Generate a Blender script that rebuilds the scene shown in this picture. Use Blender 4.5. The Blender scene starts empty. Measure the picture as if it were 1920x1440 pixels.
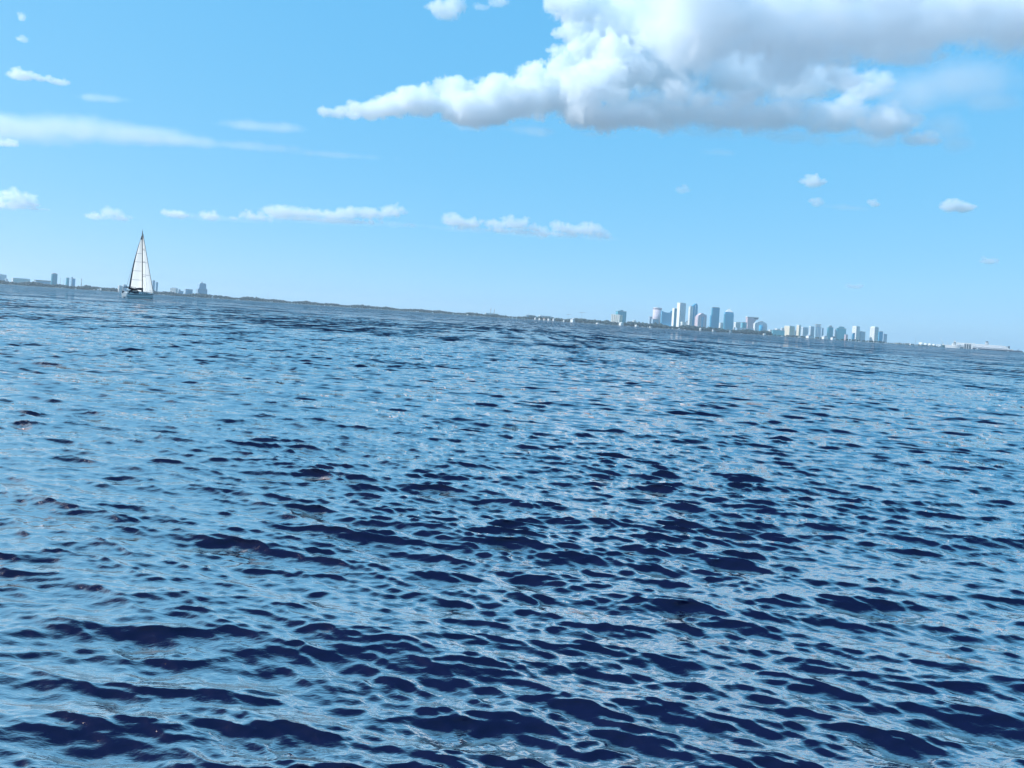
import bpy, bmesh, math, random
import numpy as np
from mathutils import Matrix, Vector

S = bpy.context.scene
C = S.collection

# ------------------------------------------------------------------ camera
CAM_H = 1.7
FPX = 1400.0                      # focal length in pixels of a 1920 px wide frame
ROLL = math.radians(3.84)
cd = bpy.data.cameras.new('camera')
cd.sensor_width = 36.0
cd.lens = 36.0 * FPX / 1920.0
OFF = 123.2                       # the lens axis sits this many pixels above the frame centre
cd.shift_x = -OFF * math.sin(ROLL) / 1920.0
cd.shift_y = -OFF * math.cos(ROLL) / 1920.0
cd.clip_start = 0.1
cd.clip_end = 200000.0
cam = bpy.data.objects.new('camera', cd)
C.objects.link(cam)
_r = Vector((math.cos(ROLL), 0, math.sin(ROLL)))
_u = Vector((-math.sin(ROLL), 0, math.cos(ROLL)))
_f = Vector((0, 1, 0))
cam.matrix_world = Matrix(((_r.x, _u.x, -_f.x, 0), (_r.y, _u.y, -_f.y, 0), (_r.z, _u.z, -_f.z, CAM_H), (0, 0, 0, 1)))
S.camera = cam

# ------------------------------------------------------------------ sky and sun
SUN_EL = math.radians(38.0)
SUN_AZ = math.radians(-95.0)     # from the view direction (+y), negative = to the left
W = bpy.data.worlds.new('World')
S.world = W
W.use_nodes = True
wn = W.node_tree.nodes
wl = W.node_tree.links
bg = wn['Background']
sky = wn.new('ShaderNodeTexSky')
sky.sky_type = 'NISHITA'
sky.sun_disc = False
sky.sun_elevation = SUN_EL
sky.sun_rotation = SUN_AZ
sky.altitude = 0.0
sky.air_density = 0.5
sky.dust_density = 0.25
sky.ozone_density = 8.0
# the photograph's own rendering of the sky: the same response everywhere, channel by channel
SKY_STRENGTH = 0.15
sep = wn.new('ShaderNodeSeparateColor')
comb = wn.new('ShaderNodeCombineColor')
wl.new(sky.outputs[0], sep.inputs[0])
for ch, (gam, gain) in enumerate(((0.56, 0.70), (0.22, 0.81), (0.10, 1.03))):
    m1 = wn.new('ShaderNodeMath'); m1.operation = 'MULTIPLY'; m1.inputs[1].default_value = SKY_STRENGTH
    m2 = wn.new('ShaderNodeMath'); m2.operation = 'POWER'; m2.inputs[1].default_value = gam
    m3 = wn.new('ShaderNodeMath'); m3.operation = 'MULTIPLY'; m3.inputs[1].default_value = gain / SKY_STRENGTH
    wl.new(sep.outputs[ch], m1.inputs[0]); wl.new(m1.outputs[0], m2.inputs[0]); wl.new(m2.outputs[0], m3.inputs[0])
    wl.new(m3.outputs[0], comb.inputs[ch])
wl.new(comb.outputs[0], bg.inputs['Color'])
bg.inputs['Strength'].default_value = SKY_STRENGTH

sd = bpy.data.lights.new('sun', 'SUN')
sd.energy = 5.0
sd.angle = math.radians(0.53)
sd.color = (1.0, 0.98, 0.955)
sun = bpy.data.objects.new('sun', sd)
C.objects.link(sun)
SUN_DIR = Vector((math.sin(SUN_AZ) * math.cos(SUN_EL), math.cos(SUN_AZ) * math.cos(SUN_EL), math.sin(SUN_EL)))
sun.rotation_euler = (-SUN_DIR).to_track_quat('-Z', 'Y').to_euler()

S.view_settings.view_transform = 'Standard'
S.view_settings.look = 'None'
S.view_settings.gamma = 1.0
S.view_settings.exposure = 0.0
S.view_settings.use_curve_mapping = False
cy = S.cycles
cy.max_bounces = 26
cy.diffuse_bounces = 3
cy.glossy_bounces = 5
cy.transmission_bounces = 6
cy.volume_bounces = 16
cy.transparent_max_bounces = 8
cy.volume_step_rate = 2.0
cy.volume_max_steps = 512
cy.use_adaptive_sampling = True
cy.adaptive_threshold = 0.02
cy.use_denoising = True
cy.caustics_reflective = False
cy.caustics_refractive = False
cy.sample_clamp_indirect = 3.0
cy.sample_clamp_direct = 1.0

# ------------------------------------------------------------------ helpers
def ray(px, py):
    """World direction through a pixel of the 1920 x 1440 frame, scaled so that its y (depth) is 1."""
    cx = (px - 960.0 - OFF * math.sin(ROLL)) / FPX
    cyy = -(py - 720.0 + OFF * math.cos(ROLL)) / FPX
    d = _r * cx + _u * cyy + _f
    return d

def at(px, py, depth):
    d = ray(px, py)
    return Vector((d.x * depth, depth, CAM_H + d.z * depth))

def tag(o, label=None, cat=None, group=None, kind=None):
    if label: o['label'] = label
    if cat: o['category'] = cat
    if group: o['group'] = group
    if kind: o['kind'] = kind
    return o

def mesh_np(name, verts, quads, mat=None, smooth=True):
    me = bpy.data.meshes.new(name)
    nv = len(verts); nq = len(quads)
    me.vertices.add(nv)
    me.vertices.foreach_set('co', np.ascontiguousarray(verts, dtype=np.float32).ravel())
    me.loops.add(nq * 4)
    me.loops.foreach_set('vertex_index', np.ascontiguousarray(quads, dtype=np.int32).ravel())
    me.polygons.add(nq)
    me.polygons.foreach_set('loop_start', np.arange(0, nq * 4, 4, dtype=np.int32))
    me.update(calc_edges=True)
    if smooth:
        me.polygons.foreach_set('use_smooth', np.ones(nq, dtype=bool))
    if mat: me.materials.append(mat)
    return me

# ------------------------------------------------------------------ water
RNG = np.random.default_rng(7)
WIND = math.radians(-101.0)        # direction in which the waves run (from +x)

def wave_tile(T, N, lmin, lmax, peak, rms, spread, seed, direction):
    rng = np.random.default_rng(seed)
    k1 = np.fft.fftfreq(N, d=T / N) * 2 * np.pi
    kx, ky = np.meshgrid(k1, k1, indexing='xy')
    k = np.hypot(kx, ky); k[0, 0] = 1e-6
    lam = 2 * np.pi / k
    band = np.clip((lam - lmin * 0.8) / (lmin * 0.4), 0, 1) * np.clip((lmax * 1.2 - lam) / (lmax * 0.4), 0, 1)
    kp = 2 * np.pi / peak
    amp = k ** -2.0 * np.exp(-0.6 * (kp / k) ** 2) * band
    cosd = (kx * math.cos(direction) + ky * math.sin(direction)) / k
    amp = amp * (np.abs(cosd) ** spread) * np.where(cosd > 0, 1.0, 0.35)
    amp[0, 0] = 0
    z = rng.normal(size=(N, N)) + 1j * rng.normal(size=(N, N))
    H = amp * z
    h = np.fft.ifft2(H).real
    s = rms / h.std()
    H *= s; h *= s
    dx = np.fft.ifft2(-1j * kx / k * H).real
    dy = np.fft.ifft2(-1j * ky / k * H).real
    return np.stack([dx, dy, h], -1).astype(np.float32), T

def sample_tile(tile, x, y, ang, ox, oy):
    a, T = tile
    N = a.shape[0]
    c, s = math.cos(ang), math.sin(ang)
    u = ((c * x + s * y + ox) / T * N) % N
    v = ((-s * x + c * y + oy) / T * N) % N
    i0 = np.floor(u).astype(np.int32); j0 = np.floor(v).astype(np.int32)
    fu = (u - i0)[..., None]; fv = (v - j0)[..., None]
    i0 %= N; j0 %= N
    i1 = (i0 + 1) % N; j1 = (j0 + 1) % N
    r = (a[j0, i0] * (1 - fu) + a[j0, i1] * fu) * (1 - fv) + (a[j1, i0] * (1 - fu) + a[j1, i1] * fu) * fv
    out = r.copy()
    out[..., 0] = c * r[..., 0] - s * r[..., 1]
    out[..., 1] = s * r[..., 0] + c * r[..., 1]
    return out

BANDS = [  # lmin, lmax, peak, rms, spread, tile sizes, N, chop
    (0.7, 5.0, 1.5, 0.0140, 4.0, (37.0, 47.0), 512, 0.95),
    (0.2, 0.7, 0.37, 0.0103, 4.0, (11.0, 15.0), 512, 0.85),
    (0.055, 0.2, 0.13, 0.0040, 2.8, (3.7, 4.9), 512, 0.65),
    (0.025, 0.055, 0.05, 0.0006, 1.0, (1.3, 1.7), 512, 0.4),
]

WATER_FRESNEL = ((0.30, 0.02), (0.38, 0.09), (0.45, 0.38), (0.53, 0.70), (0.65, 0.89), (0.82, 0.95))

def build_water():
    R = [0.0, 0.8, 1.6, 2.2, 2.6]
    r = 2.9
    while r < 20000:
        R.append(r)
        if r < 130: r += r / 320.0
        elif r < 700: r += r / 100.0
        else: r += r / 14.0
    R.append(20000.0)
    R = np.array(R)
    dense = np.linspace(-math.radians(45), math.radians(45), 900)
    rest = np.linspace(math.radians(45), math.radians(315), 90)[1:-1]
    AZ = np.concatenate([dense, rest])
    nr, na = len(R), len(AZ)
    rr, aa = np.meshgrid(R, AZ, indexing='ij')
    x = rr * np.sin(aa); y = rr * np.cos(aa) - 1.2
    dr = np.gradient(R)
    daz = np.concatenate([np.full(900, dense[1] - dense[0]), np.full(88, rest[1] - rest[0])])
    spacing = np.maximum(dr[:, None] * np.ones((1, na)), rr * daz[None, :] * 0.8)
    disp = np.zeros((nr, na, 3), np.float32)
    miss = np.zeros((nr, na), np.float32)
    rng = random.Random(3)
    near = rr < 900
    rows = int((R < 900).sum())
    for bi, (l0, l1, pk, rms, sp, Ts, N, chop) in enumerate(BANDS):
        w = np.clip((pk / spacing - 1.6) / 2.0, 0, 1)
        w = w * w * (3 - 2 * w)
        f = np.zeros((rows, na, 3), np.float32)
        for ti, T in enumerate(Ts):
            ang = rng.uniform(-0.22, 0.22)
            tile = wave_tile(T, N, l0, l1, pk, rms / math.sqrt(2), sp, 100 + bi * 10 + ti, WIND - ang)
            f += sample_tile(tile, x[:rows], y[:rows], ang, rng.uniform(0, T), rng.uniform(0, T))
        f[..., 0:2] *= -chop
        lean = (0.6, 0.75, 0.45, 0.0)[bi]          # crests lean the way they run, so the lee faces are the steeper ones
        f[..., 0] += lean * math.cos(WIND) * f[..., 2]
        f[..., 1] += lean * math.sin(WIND) * f[..., 2]
        # gusts: patches of rougher and calmer water
        if bi >= 1:
            g = 1 + 0.26 * np.sin(x[:rows] * 0.21 + 1.3 * np.sin(y[:rows] * 0.13)) * np.sin(y[:rows] * 0.17 + 0.9 * np.sin(x[:rows] * 0.11 + 2))
            g *= 1 + 0.18 * np.sin(x[:rows] * 0.83 + 1.7 * np.sin(y[:rows] * 0.61 + 1)) * np.sin(y[:rows] * 0.77 + 1.2 * np.sin(x[:rows] * 0.53))
            f *= g[..., None]
        disp[:rows] += f * w[:rows, :, None]
        if bi >= 1:
            miss += (1 - w) * (2 * math.pi / pk * rms) ** 2 * (0.25 if bi == 3 else 1.0)
        else:
            miss += (1 - w) * 0.006
    verts = np.stack([x, y, np.zeros_like(x)], -1)
    verts += disp
    i = np.arange(nr - 1)[:, None] * na
    j = np.arange(na)[None, :]
    jn = (j + 1) % na
    quads = np.stack([i + j, i + na + j, i + na + jn, i + jn], -1).reshape(-1, 4)
    verts = verts.reshape(-1, 3)
    me = mesh_np('water', verts, quads[:, ::-1], None)
    at_ = me.attributes.new('ripple', 'FLOAT', 'POINT')
    at_.data.foreach_set('value', np.sqrt(miss).astype(np.float32).ravel())
    lee_w = np.sqrt(miss) * np.clip((rr - 14) / 50, 0, 1)
    at_ = me.attributes.new('lee_face', 'FLOAT', 'POINT')
    at_.data.foreach_set('value', lee_w.astype(np.float32).ravel())
    m = bpy.data.materials.new('sea_water')
    m.use_nodes = True
    n = m.node_tree.nodes; L = m.node_tree.links
    n.remove(n['Principled BSDF'])
    dif = n.new('ShaderNodeBsdfDiffuse'); dif.inputs['Color'].default_value = (0.004, 0.0065, 0.034, 1)
    glo = n.new('ShaderNodeBsdfGlossy'); glo.inputs['Roughness'].default_value = 0.02; glo.inputs['Color'].default_value = (0.98, 0.84, 0.79, 1)
    lw = n.new('ShaderNodeLayerWeight'); lw.inputs['Blend'].default_value = 0.5
    ramp = n.new('ShaderNodeValToRGB')
    el = ramp.color_ramp.elements
    el[0].position = 0.25; el[0].color = (0.02, 0.02, 0.02, 1)
    el[1].position = 1.0; el[1].color = (0.96, 0.96, 0.96, 1)
    for p_, v_ in WATER_FRESNEL:
        e = el.new(p_); e.color = (v_, v_, v_, 1)
    mx = n.new('ShaderNodeMixShader')
    L.new(lw.outputs['Facing'], ramp.inputs[0]); L.new(ramp.outputs[0], mx.inputs[0])
    L.new(dif.outputs[0], mx.inputs[1]); L.new(glo.outputs[0], mx.inputs[2])
    L.new(mx.outputs[0], n['Material Output'].inputs['Surface'])
    geo = n.new('ShaderNodeNewGeometry')
    attr = n.new('ShaderNodeAttribute'); attr.attribute_name = 'ripple'
    mp = n.new('ShaderNodeMapping'); mp.inputs['Rotation'].default_value = (0, 0, math.radians(-11)); mp.inputs['Scale'].default_value = (0.45, 1.0, 1.0)
    L.new(geo.outputs['Position'], mp.inputs['Vector'])
    mp2 = n.new('ShaderNodeMapping'); mp2.inputs['Rotation'].default_value = (0, 0, math.radians(-7)); mp2.inputs['Scale'].default_value = (1.0, 0.07, 1.0)
    L.new(geo.outputs['Position'], mp2.inputs['Vector'])
    def slope_noise(layers):
        acc = None
        for src, sc_, wgt in layers:
            t = n.new('ShaderNodeTexNoise'); t.inputs['Scale'].default_value = sc_; t.inputs['Detail'].default_value = 1.0
            L.new(src.outputs[0], t.inputs['Vector'])
            s1 = n.new('ShaderNodeVectorMath'); s1.operation = 'SUBTRACT'; s1.inputs[1].default_value = (0.5, 0.5, 0.5)
            L.new(t.outputs['Color'], s1.inputs[0])
            s2 = n.new('ShaderNodeVectorMath'); s2.operation = 'MULTIPLY'; s2.inputs[1].default_value = (7.0 * wgt, 11.0 * wgt, 0)
            L.new(s1.outputs[0], s2.inputs[0])
            if acc is None: acc = s2
            else:
                ad = n.new('ShaderNodeVectorMath'); ad.operation = 'ADD'
                L.new(acc.outputs[0], ad.inputs[0]); L.new(s2.outputs[0], ad.inputs[1]); acc = ad
        return acc
    fine = slope_noise(((mp, 1.9, 0.8), (mp, 6.0, 0.7)))
    coarse = slope_noise(((mp2, 0.8, 0.8), (mp, 0.11, 0.7), (mp, 0.55, 0.75)))
    attr_f = n.new('ShaderNodeAttribute'); attr_f.attribute_name = 'lee_face'
    scf = n.new('ShaderNodeVectorMath'); scf.operation = 'SCALE'
    L.new(fine.outputs[0], scf.inputs[0]); L.new(attr.outputs['Fac'], scf.inputs['Scale'])
    scc = n.new('ShaderNodeVectorMath'); scc.operation = 'SCALE'
    L.new(coarse.outputs[0], scc.inputs[0]); L.new(attr_f.outputs['Fac'], scc.inputs['Scale'])
    sc0 = n.new('ShaderNodeVectorMath'); sc0.operation = 'ADD'
    L.new(scf.outputs[0], sc0.inputs[0]); L.new(scc.outputs[0], sc0.inputs[1])
    attr2 = n.new('ShaderNodeAttribute'); attr2.attribute_name = 'lee_face'   # waves run towards -y: their steeper lee faces
    lee = n.new('ShaderNodeVectorMath'); lee.operation = 'SCALE'; lee.inputs[0].default_value = (0, -1.9, 0)
    L.new(attr2.outputs['Fac'], lee.inputs['Scale'])
    sc1 = n.new('ShaderNodeVectorMath'); sc1.operation = 'ADD'
    L.new(sc0.outputs[0], sc1.inputs[0]); L.new(lee.outputs[0], sc1.inputs[1])
    bump = n.new('ShaderNodeBump'); bump.inputs['Strength'].default_value = 0.6; bump.inputs['Distance'].default_value = 0.01
    t = n.new('ShaderNodeTexNoise'); t.inputs['Scale'].default_value = 26.0; t.inputs['Detail'].default_value = 3.0
    L.new(mp.outputs[0], t.inputs['Vector']); L.new(t.outputs['Fac'], bump.inputs['Height'])
    ad = n.new('ShaderNodeVectorMath'); ad.operation = 'ADD'
    L.new(bump.outputs[0], ad.inputs[0]); L.new(sc1.outputs[0], ad.inputs[1])
    nm = n.new('ShaderNodeVectorMath'); nm.operation = 'NORMALIZE'
    L.new(ad.outputs[0], nm.inputs[0])
    for q in (dif, glo, lw):
        L.new(nm.outputs[0], q.inputs['Normal'])
    me.materials.append(m)
    o = bpy.data.objects.new('water', me)
    C.objects.link(o)
    tag(o, 'dark blue choppy bay water stretching to the far shore', 'water', kind='structure')
    print('water', len(verts), len(quads))
build_water()

# ------------------------------------------------------------------ materials
MATS = {}
def mat_plain(name, col, rough=0.7, metal=0.0, grime=0.12, scale=0.15, translucent=0.0):
    if name in MATS: return MATS[name]
    m = bpy.data.materials.new(name); m.use_nodes = True
    n = m.node_tree.nodes; L = m.node_tree.links
    b = n['Principled BSDF']
    b.inputs['Roughness'].default_value = rough
    b.inputs['Metallic'].default_value = metal
    tc = n.new('ShaderNodeTexCoord')
    t = n.new('ShaderNodeTexNoise'); t.inputs['Scale'].default_value = scale; t.inputs['Detail'].default_value = 5.0
    L.new(tc.outputs['Object'], t.inputs['Vector'])
    mx = n.new('ShaderNodeMix'); mx.data_type = 'RGBA'
    mx.inputs['A'].default_value = (*[c * (1 - grime) for c in col], 1)
    mx.inputs['B'].default_value = (*[min(1, c * (1 + grime)) for c in col], 1)
    L.new(t.outputs['Fac'], mx.inputs['Factor'])
    L.new(mx.outputs['Result'], b.inputs['Base Color'])
    if translucent > 0:
        tr = n.new('ShaderNodeBsdfTranslucent'); L.new(mx.outputs['Result'], tr.inputs['Color'])
        ms = n.new('ShaderNodeMixShader'); ms.inputs[0].default_value = translucent
        L.new(b.outputs[0], ms.inputs[1]); L.new(tr.outputs[0], ms.inputs[2])
        L.new(ms.outputs[0], n['Material Output'].inputs['Surface'])
    MATS[name] = m
    return m

def mat_facade(name, wall, glass, floor=3.8, bay=4.5, fv=0.55, fh=0.6, groough=0.2):
    """Rows of windows: far too small to tell apart from the bay, so they are a surface pattern in the building's own space."""
    if name in MATS: return MATS[name]
    m = bpy.data.materials.new(name); m.use_nodes = True
    n = m.node_tree.nodes; L = m.node_tree.links
    b = n['Principled BSDF']
    tc = n.new('ShaderNodeTexCoord')
    sp = n.new('ShaderNodeSeparateXYZ'); L.new(tc.outputs['Object'], sp.inputs[0])
    def mth(op, a, b2=None):
        q = n.new('ShaderNodeMath'); q.operation = op
        for s_, v in zip(q.inputs, (a, b2)):
            if v is None: continue
            if isinstance(v, (int, float)): s_.default_value = v
            else: L.new(v, s_)
        return q.outputs[0]
    zf = mth('FRACT', mth('DIVIDE', sp.outputs['Z'], floor))
    xf = mth('FRACT', mth('DIVIDE', mth('ADD', sp.outputs['X'], sp.outputs['Y']), bay))
    mask = mth('MULTIPLY', mth('LESS_THAN', zf, fv), mth('LESS_THAN', xf, fh))
    t = n.new('ShaderNodeTexNoise'); t.inputs['Scale'].default_value = 0.05; t.inputs['Detail'].default_value = 4.0
    L.new(tc.outputs['Object'], t.inputs['Vector'])
    wv = n.new('ShaderNodeMix'); wv.data_type = 'RGBA'
    wv.inputs['A'].default_value = (*[c * 0.86 for c in wall], 1); wv.inputs['B'].default_value = (*[min(1, c * 1.12) for c in wall], 1)
    L.new(t.outputs['Fac'], wv.inputs['Factor'])
    mx = n.new('ShaderNodeMix'); mx.data_type = 'RGBA'
    L.new(mask, mx.inputs['Factor']); L.new(wv.outputs['Result'], mx.inputs['A']); mx.inputs['B'].default_value = (*glass, 1)
    L.new(mx.outputs['Result'], b.inputs['Base Color'])
    L.new(mth('ADD', mth('MULTIPLY', mask, groough - 0.75), 0.75), b.inputs['Roughness'])
    MATS[name] = m
    return m

WHITE = (0.74, 0.73, 0.70)
M_white = mat_plain('white_render', (0.84, 0.83, 0.80))
M_roof = mat_plain('roof_felt', (0.30, 0.31, 0.32))
M_plant = mat_plain('roof_metal', (0.42, 0.44, 0.46), 0.5)
M_dark = mat_plain('dark_metal', (0.05, 0.06, 0.07), 0.5)
M_tile = mat_plain('terracotta_roof', (0.30, 0.14, 0.09))
F_white = mat_facade('white_facade', (0.84, 0.82, 0.77), (0.16, 0.24, 0.30), 3.6, 5.0, 0.5, 0.55)
F_cream = mat_facade('cream_facade', (0.82, 0.73, 0.56), (0.20, 0.22, 0.24), 3.4, 6.0, 0.5, 0.4)
F_pink = mat_facade('pink_granite_facade', (0.72, 0.55, 0.58), (0.20, 0.22, 0.27), 3.9, 4.0, 0.45, 0.5)
F_glass = mat_facade('blue_glass_facade', (0.09, 0.38, 0.56), (0.04, 0.34, 0.56), 3.9, 3.0, 0.8, 0.9, 0.12)
F_teal = mat_facade('teal_glass_facade', (0.15, 0.42, 0.50), (0.04, 0.32, 0.42), 3.7, 4.0, 0.7, 0.8, 0.15)
F_grey = mat_facade('grey_concrete_facade', (0.42, 0.56, 0.68), (0.14, 0.26, 0.36), 3.6, 5.0, 0.5, 0.6)
F_pale = mat_facade('pale_blue_facade', (0.62, 0.70, 0.76), (0.17, 0.27, 0.34), 3.5, 4.6, 0.55, 0.6)
F_lilac = mat_facade('pale_mauve_facade', (0.70, 0.60, 0.66), (0.22, 0.24, 0.30), 3.7, 3.6, 0.5, 0.5)

# ------------------------------------------------------------------ mesh builders
def me_from(name, verts, faces, mat, smooth=False):
    me = bpy.data.meshes.new(name)
    me.from_pydata([tuple(v) for v in verts], [], faces)
    if mat: me.materials.append(mat)
    if smooth:
        for p in me.polygons: p.use_smooth = True
    return me

def add(name, me, parent=None, loc=None, rz=0.0):
    o = bpy.data.objects.new(name, me)
    C.objects.link(o)
    if parent: o.parent = parent
    if loc: o.location = loc
    if rz: o.rotation_euler = (0, 0, rz)
    return o

def box(name, x0, x1, y0, y1, z0, z1, mat, parent=None, taper=0.0, bevel=0.0):
    bm = bmesh.new()
    t = taper
    vs = [bm.verts.new(p) for p in ((x0, y0, z0), (x1, y0, z0), (x1, y1, z0), (x0, y1, z0),
                                     (x0 + t, y0 + t, z1), (x1 - t, y0 + t, z1), (x1 - t, y1 - t, z1), (x0 + t, y1 - t, z1))]
    for f in ((0, 3, 2, 1), (4, 5, 6, 7), (0, 1, 5, 4), (1, 2, 6, 5), (2, 3, 7, 6), (3, 0, 4, 7)):
        bm.faces.new([vs[i] for i in f])
    if bevel:
        bmesh.ops.bevel(bm, geom=bm.edges[:], offset=bevel, segments=1, affect='EDGES')
    me = bpy.data.meshes.new(name); bm.to_mesh(me); bm.free()
    if mat: me.materials.append(mat)
    return add(name, me, parent)

def prism(name, outline, y0, y1, mat, parent=None):
    """An x-z outline pushed through in y."""
    k = len(outline)
    v = [(x, y0, z) for x, z in outline] + [(x, y1, z) for x, z in outline]
    f = [tuple(range(k)), tuple(range(2 * k - 1, k - 1, -1))]
    for i in range(k):
        j = (i + 1) % k
        f.append((i, i + k, j + k, j))
    bm = bmesh.new(); me = me_from(name, v, f, mat)
    bm.from_mesh(me); bmesh.ops.recalc_face_normals(bm, faces=bm.faces[:]); bm.to_mesh(me); bm.free()
    return add(name, me, parent)

def plan_prism(name, outline, z0, z1, mat, parent=None, smooth=False, top_scale=1.0):
    k = len(outline)
    v = [(x, y, z0) for x, y in outline] + [(x * top_scale, y * top_scale, z1) for x, y in outline]
    f = [tuple(range(k - 1, -1, -1)), tuple(range(k, 2 * k))]
    for i in range(k):
        j = (i + 1) % k
        f.append((i, j, j + k, i + k))
    me = me_from(name, v, f, mat)
    if smooth:
        for p in list(me.polygons)[2:]: p.use_smooth = True
    return add(name, me, parent)

def circle(r, k=24, sy=1.0, cx=0, cyy=0):
    return [(cx + r * math.cos(2 * math.pi * i / k), cyy + sy * r * math.sin(2 * math.pi * i / k)) for i in range(k)]

def ring(name, x0, x1, y0, y1, z0, z1, t, mat, parent):
    o = [(x0, y0), (x1, y0), (x1, y1), (x0, y1)]
    i = [(x0 + t, y0 + t), (x1 - t, y0 + t), (x1 - t, y1 - t), (x0 + t, y1 - t)]
    v = [(*p, z0) for p in o] + [(*p, z1) for p in o] + [(*p, z0) for p in i] + [(*p, z1) for p in i]
    f = []
    for a in range(4):
        b = (a + 1) % 4
        f += [(a, b, b + 4, a + 4), (b + 8, a + 8, a + 12, b + 12), (a + 4, b + 4, b + 12, a + 12), (b, a, a + 8, b + 8)]
    return add(name, me_from(name, v, f, mat), parent)

def tube_mesh(name, pts, radii, mat, k=8, cap=True):
    pts = [Vector(p) for p in pts]
    if not hasattr(radii, '__len__'): radii = [radii] * len(pts)
    v = []; f = []
    for i, p in enumerate(pts):
        d = (pts[min(i + 1, len(pts) - 1)] - pts[max(i - 1, 0)]).normalized()
        a = d.orthogonal().normalized() if i == 0 else (pa - d * pa.dot(d)).normalized()
        pa = a
        b = d.cross(a)
        for j in range(k):
            t = 2 * math.pi * j / k
            v.append(p + (a * math.cos(t) + b * math.sin(t)) * radii[i])
    for i in range(len(pts) - 1):
        for j in range(k):
            q = (j + 1) % k
            f.append((i * k + j, i * k + q, (i + 1) * k + q, (i + 1) * k + j))
    if cap:
        f.append(tuple(range(k - 1, -1, -1))); f.append(tuple(range((len(pts) - 1) * k, len(pts) * k)))
    return me_from(name, v, f, mat, True)

def tube(name, pts, radii, mat, parent=None, k=8):
    return add(name, tube_mesh(name, pts, radii, mat, k), parent)

def horizon_y(px):
    return 532.0 + 0.0672 * px

# ------------------------------------------------------------------ land
SHORE = [(-700, 3100), (-300, 3200), (0, 3400), (200, 3600), (400, 3900), (600, 4300), (800, 4600), (1000, 4650), (1150, 4400), (1300, 4350),
         (1450, 4400), (1600, 4500), (1700, 4600), (1900, 4900), (2200, 5200), (2600, 5400)]
def shore_depth(px):
    for (a, da), (b, db) in zip(SHORE, SHORE[1:]):
        if a <= px <= b: return da + (db - da) * (px - a) / (b - a)
    return SHORE[0][1] if px < 0 else SHORE[-1][1]

def build_land():
    pts = []
    rng = random.Random(5)
    px = -700
    while px <= 2600:
        d = shore_depth(px) + rng.uniform(-14, 14)
        pts.append((ray(px, horizon_y(px)).x * d, d)); px += 12
    k = len(pts)
    v = [(x, y, -1.0) for x, y in pts] + [(x, y + 0.5, 1.1) for x, y in pts] + [(x * 1.002, y + 9, 2.0) for x, y in pts] + [(x * 2.3, 12500, 4.0) for x, y in pts]
    f = []
    for r in range(3):
        for i in range(k - 1):
            f.append((r * k + i, r * k + i + 1, (r + 1) * k + i + 1, (r + 1) * k + i))
    m = mat_plain('shore_ground', (0.05, 0.07, 0.045), 0.9, 0, 0.4, 0.02)
    o = add('land', me_from('land', v, f, m))
    tag(o, 'low green shore across the bay behind the water', 'land', kind='structure')
build_land()
GZ = 2.0

# ------------------------------------------------------------------ far trees
def leaf_material():
    m = bpy.data.materials.new('far_foliage'); m.use_nodes = True
    n = m.node_tree.nodes; L = m.node_tree.links
    b = n['Principled BSDF']; b.inputs['Roughness'].default_value = 0.8
    g = n.new('ShaderNodeNewGeometry')
    t = n.new('ShaderNodeTexNoise'); t.inputs['Scale'].default_value = 0.22; t.inputs['Detail'].default_value = 5.0
    L.new(g.outputs['Position'], t.inputs['Vector'])
    r = n.new('ShaderNodeValToRGB')
    r.color_ramp.elements[0].position = 0.3; r.color_ramp.elements[0].color = (0.004, 0.015, 0.014, 1)
    r.color_ramp.elements[1].position = 0.7; r.color_ramp.elements[1].color = (0.011, 0.036, 0.030, 1)
    L.new(t.outputs['Fac'], r.inputs[0]); L.new(r.outputs[0], b.inputs['Base Color'])
    return m

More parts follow.
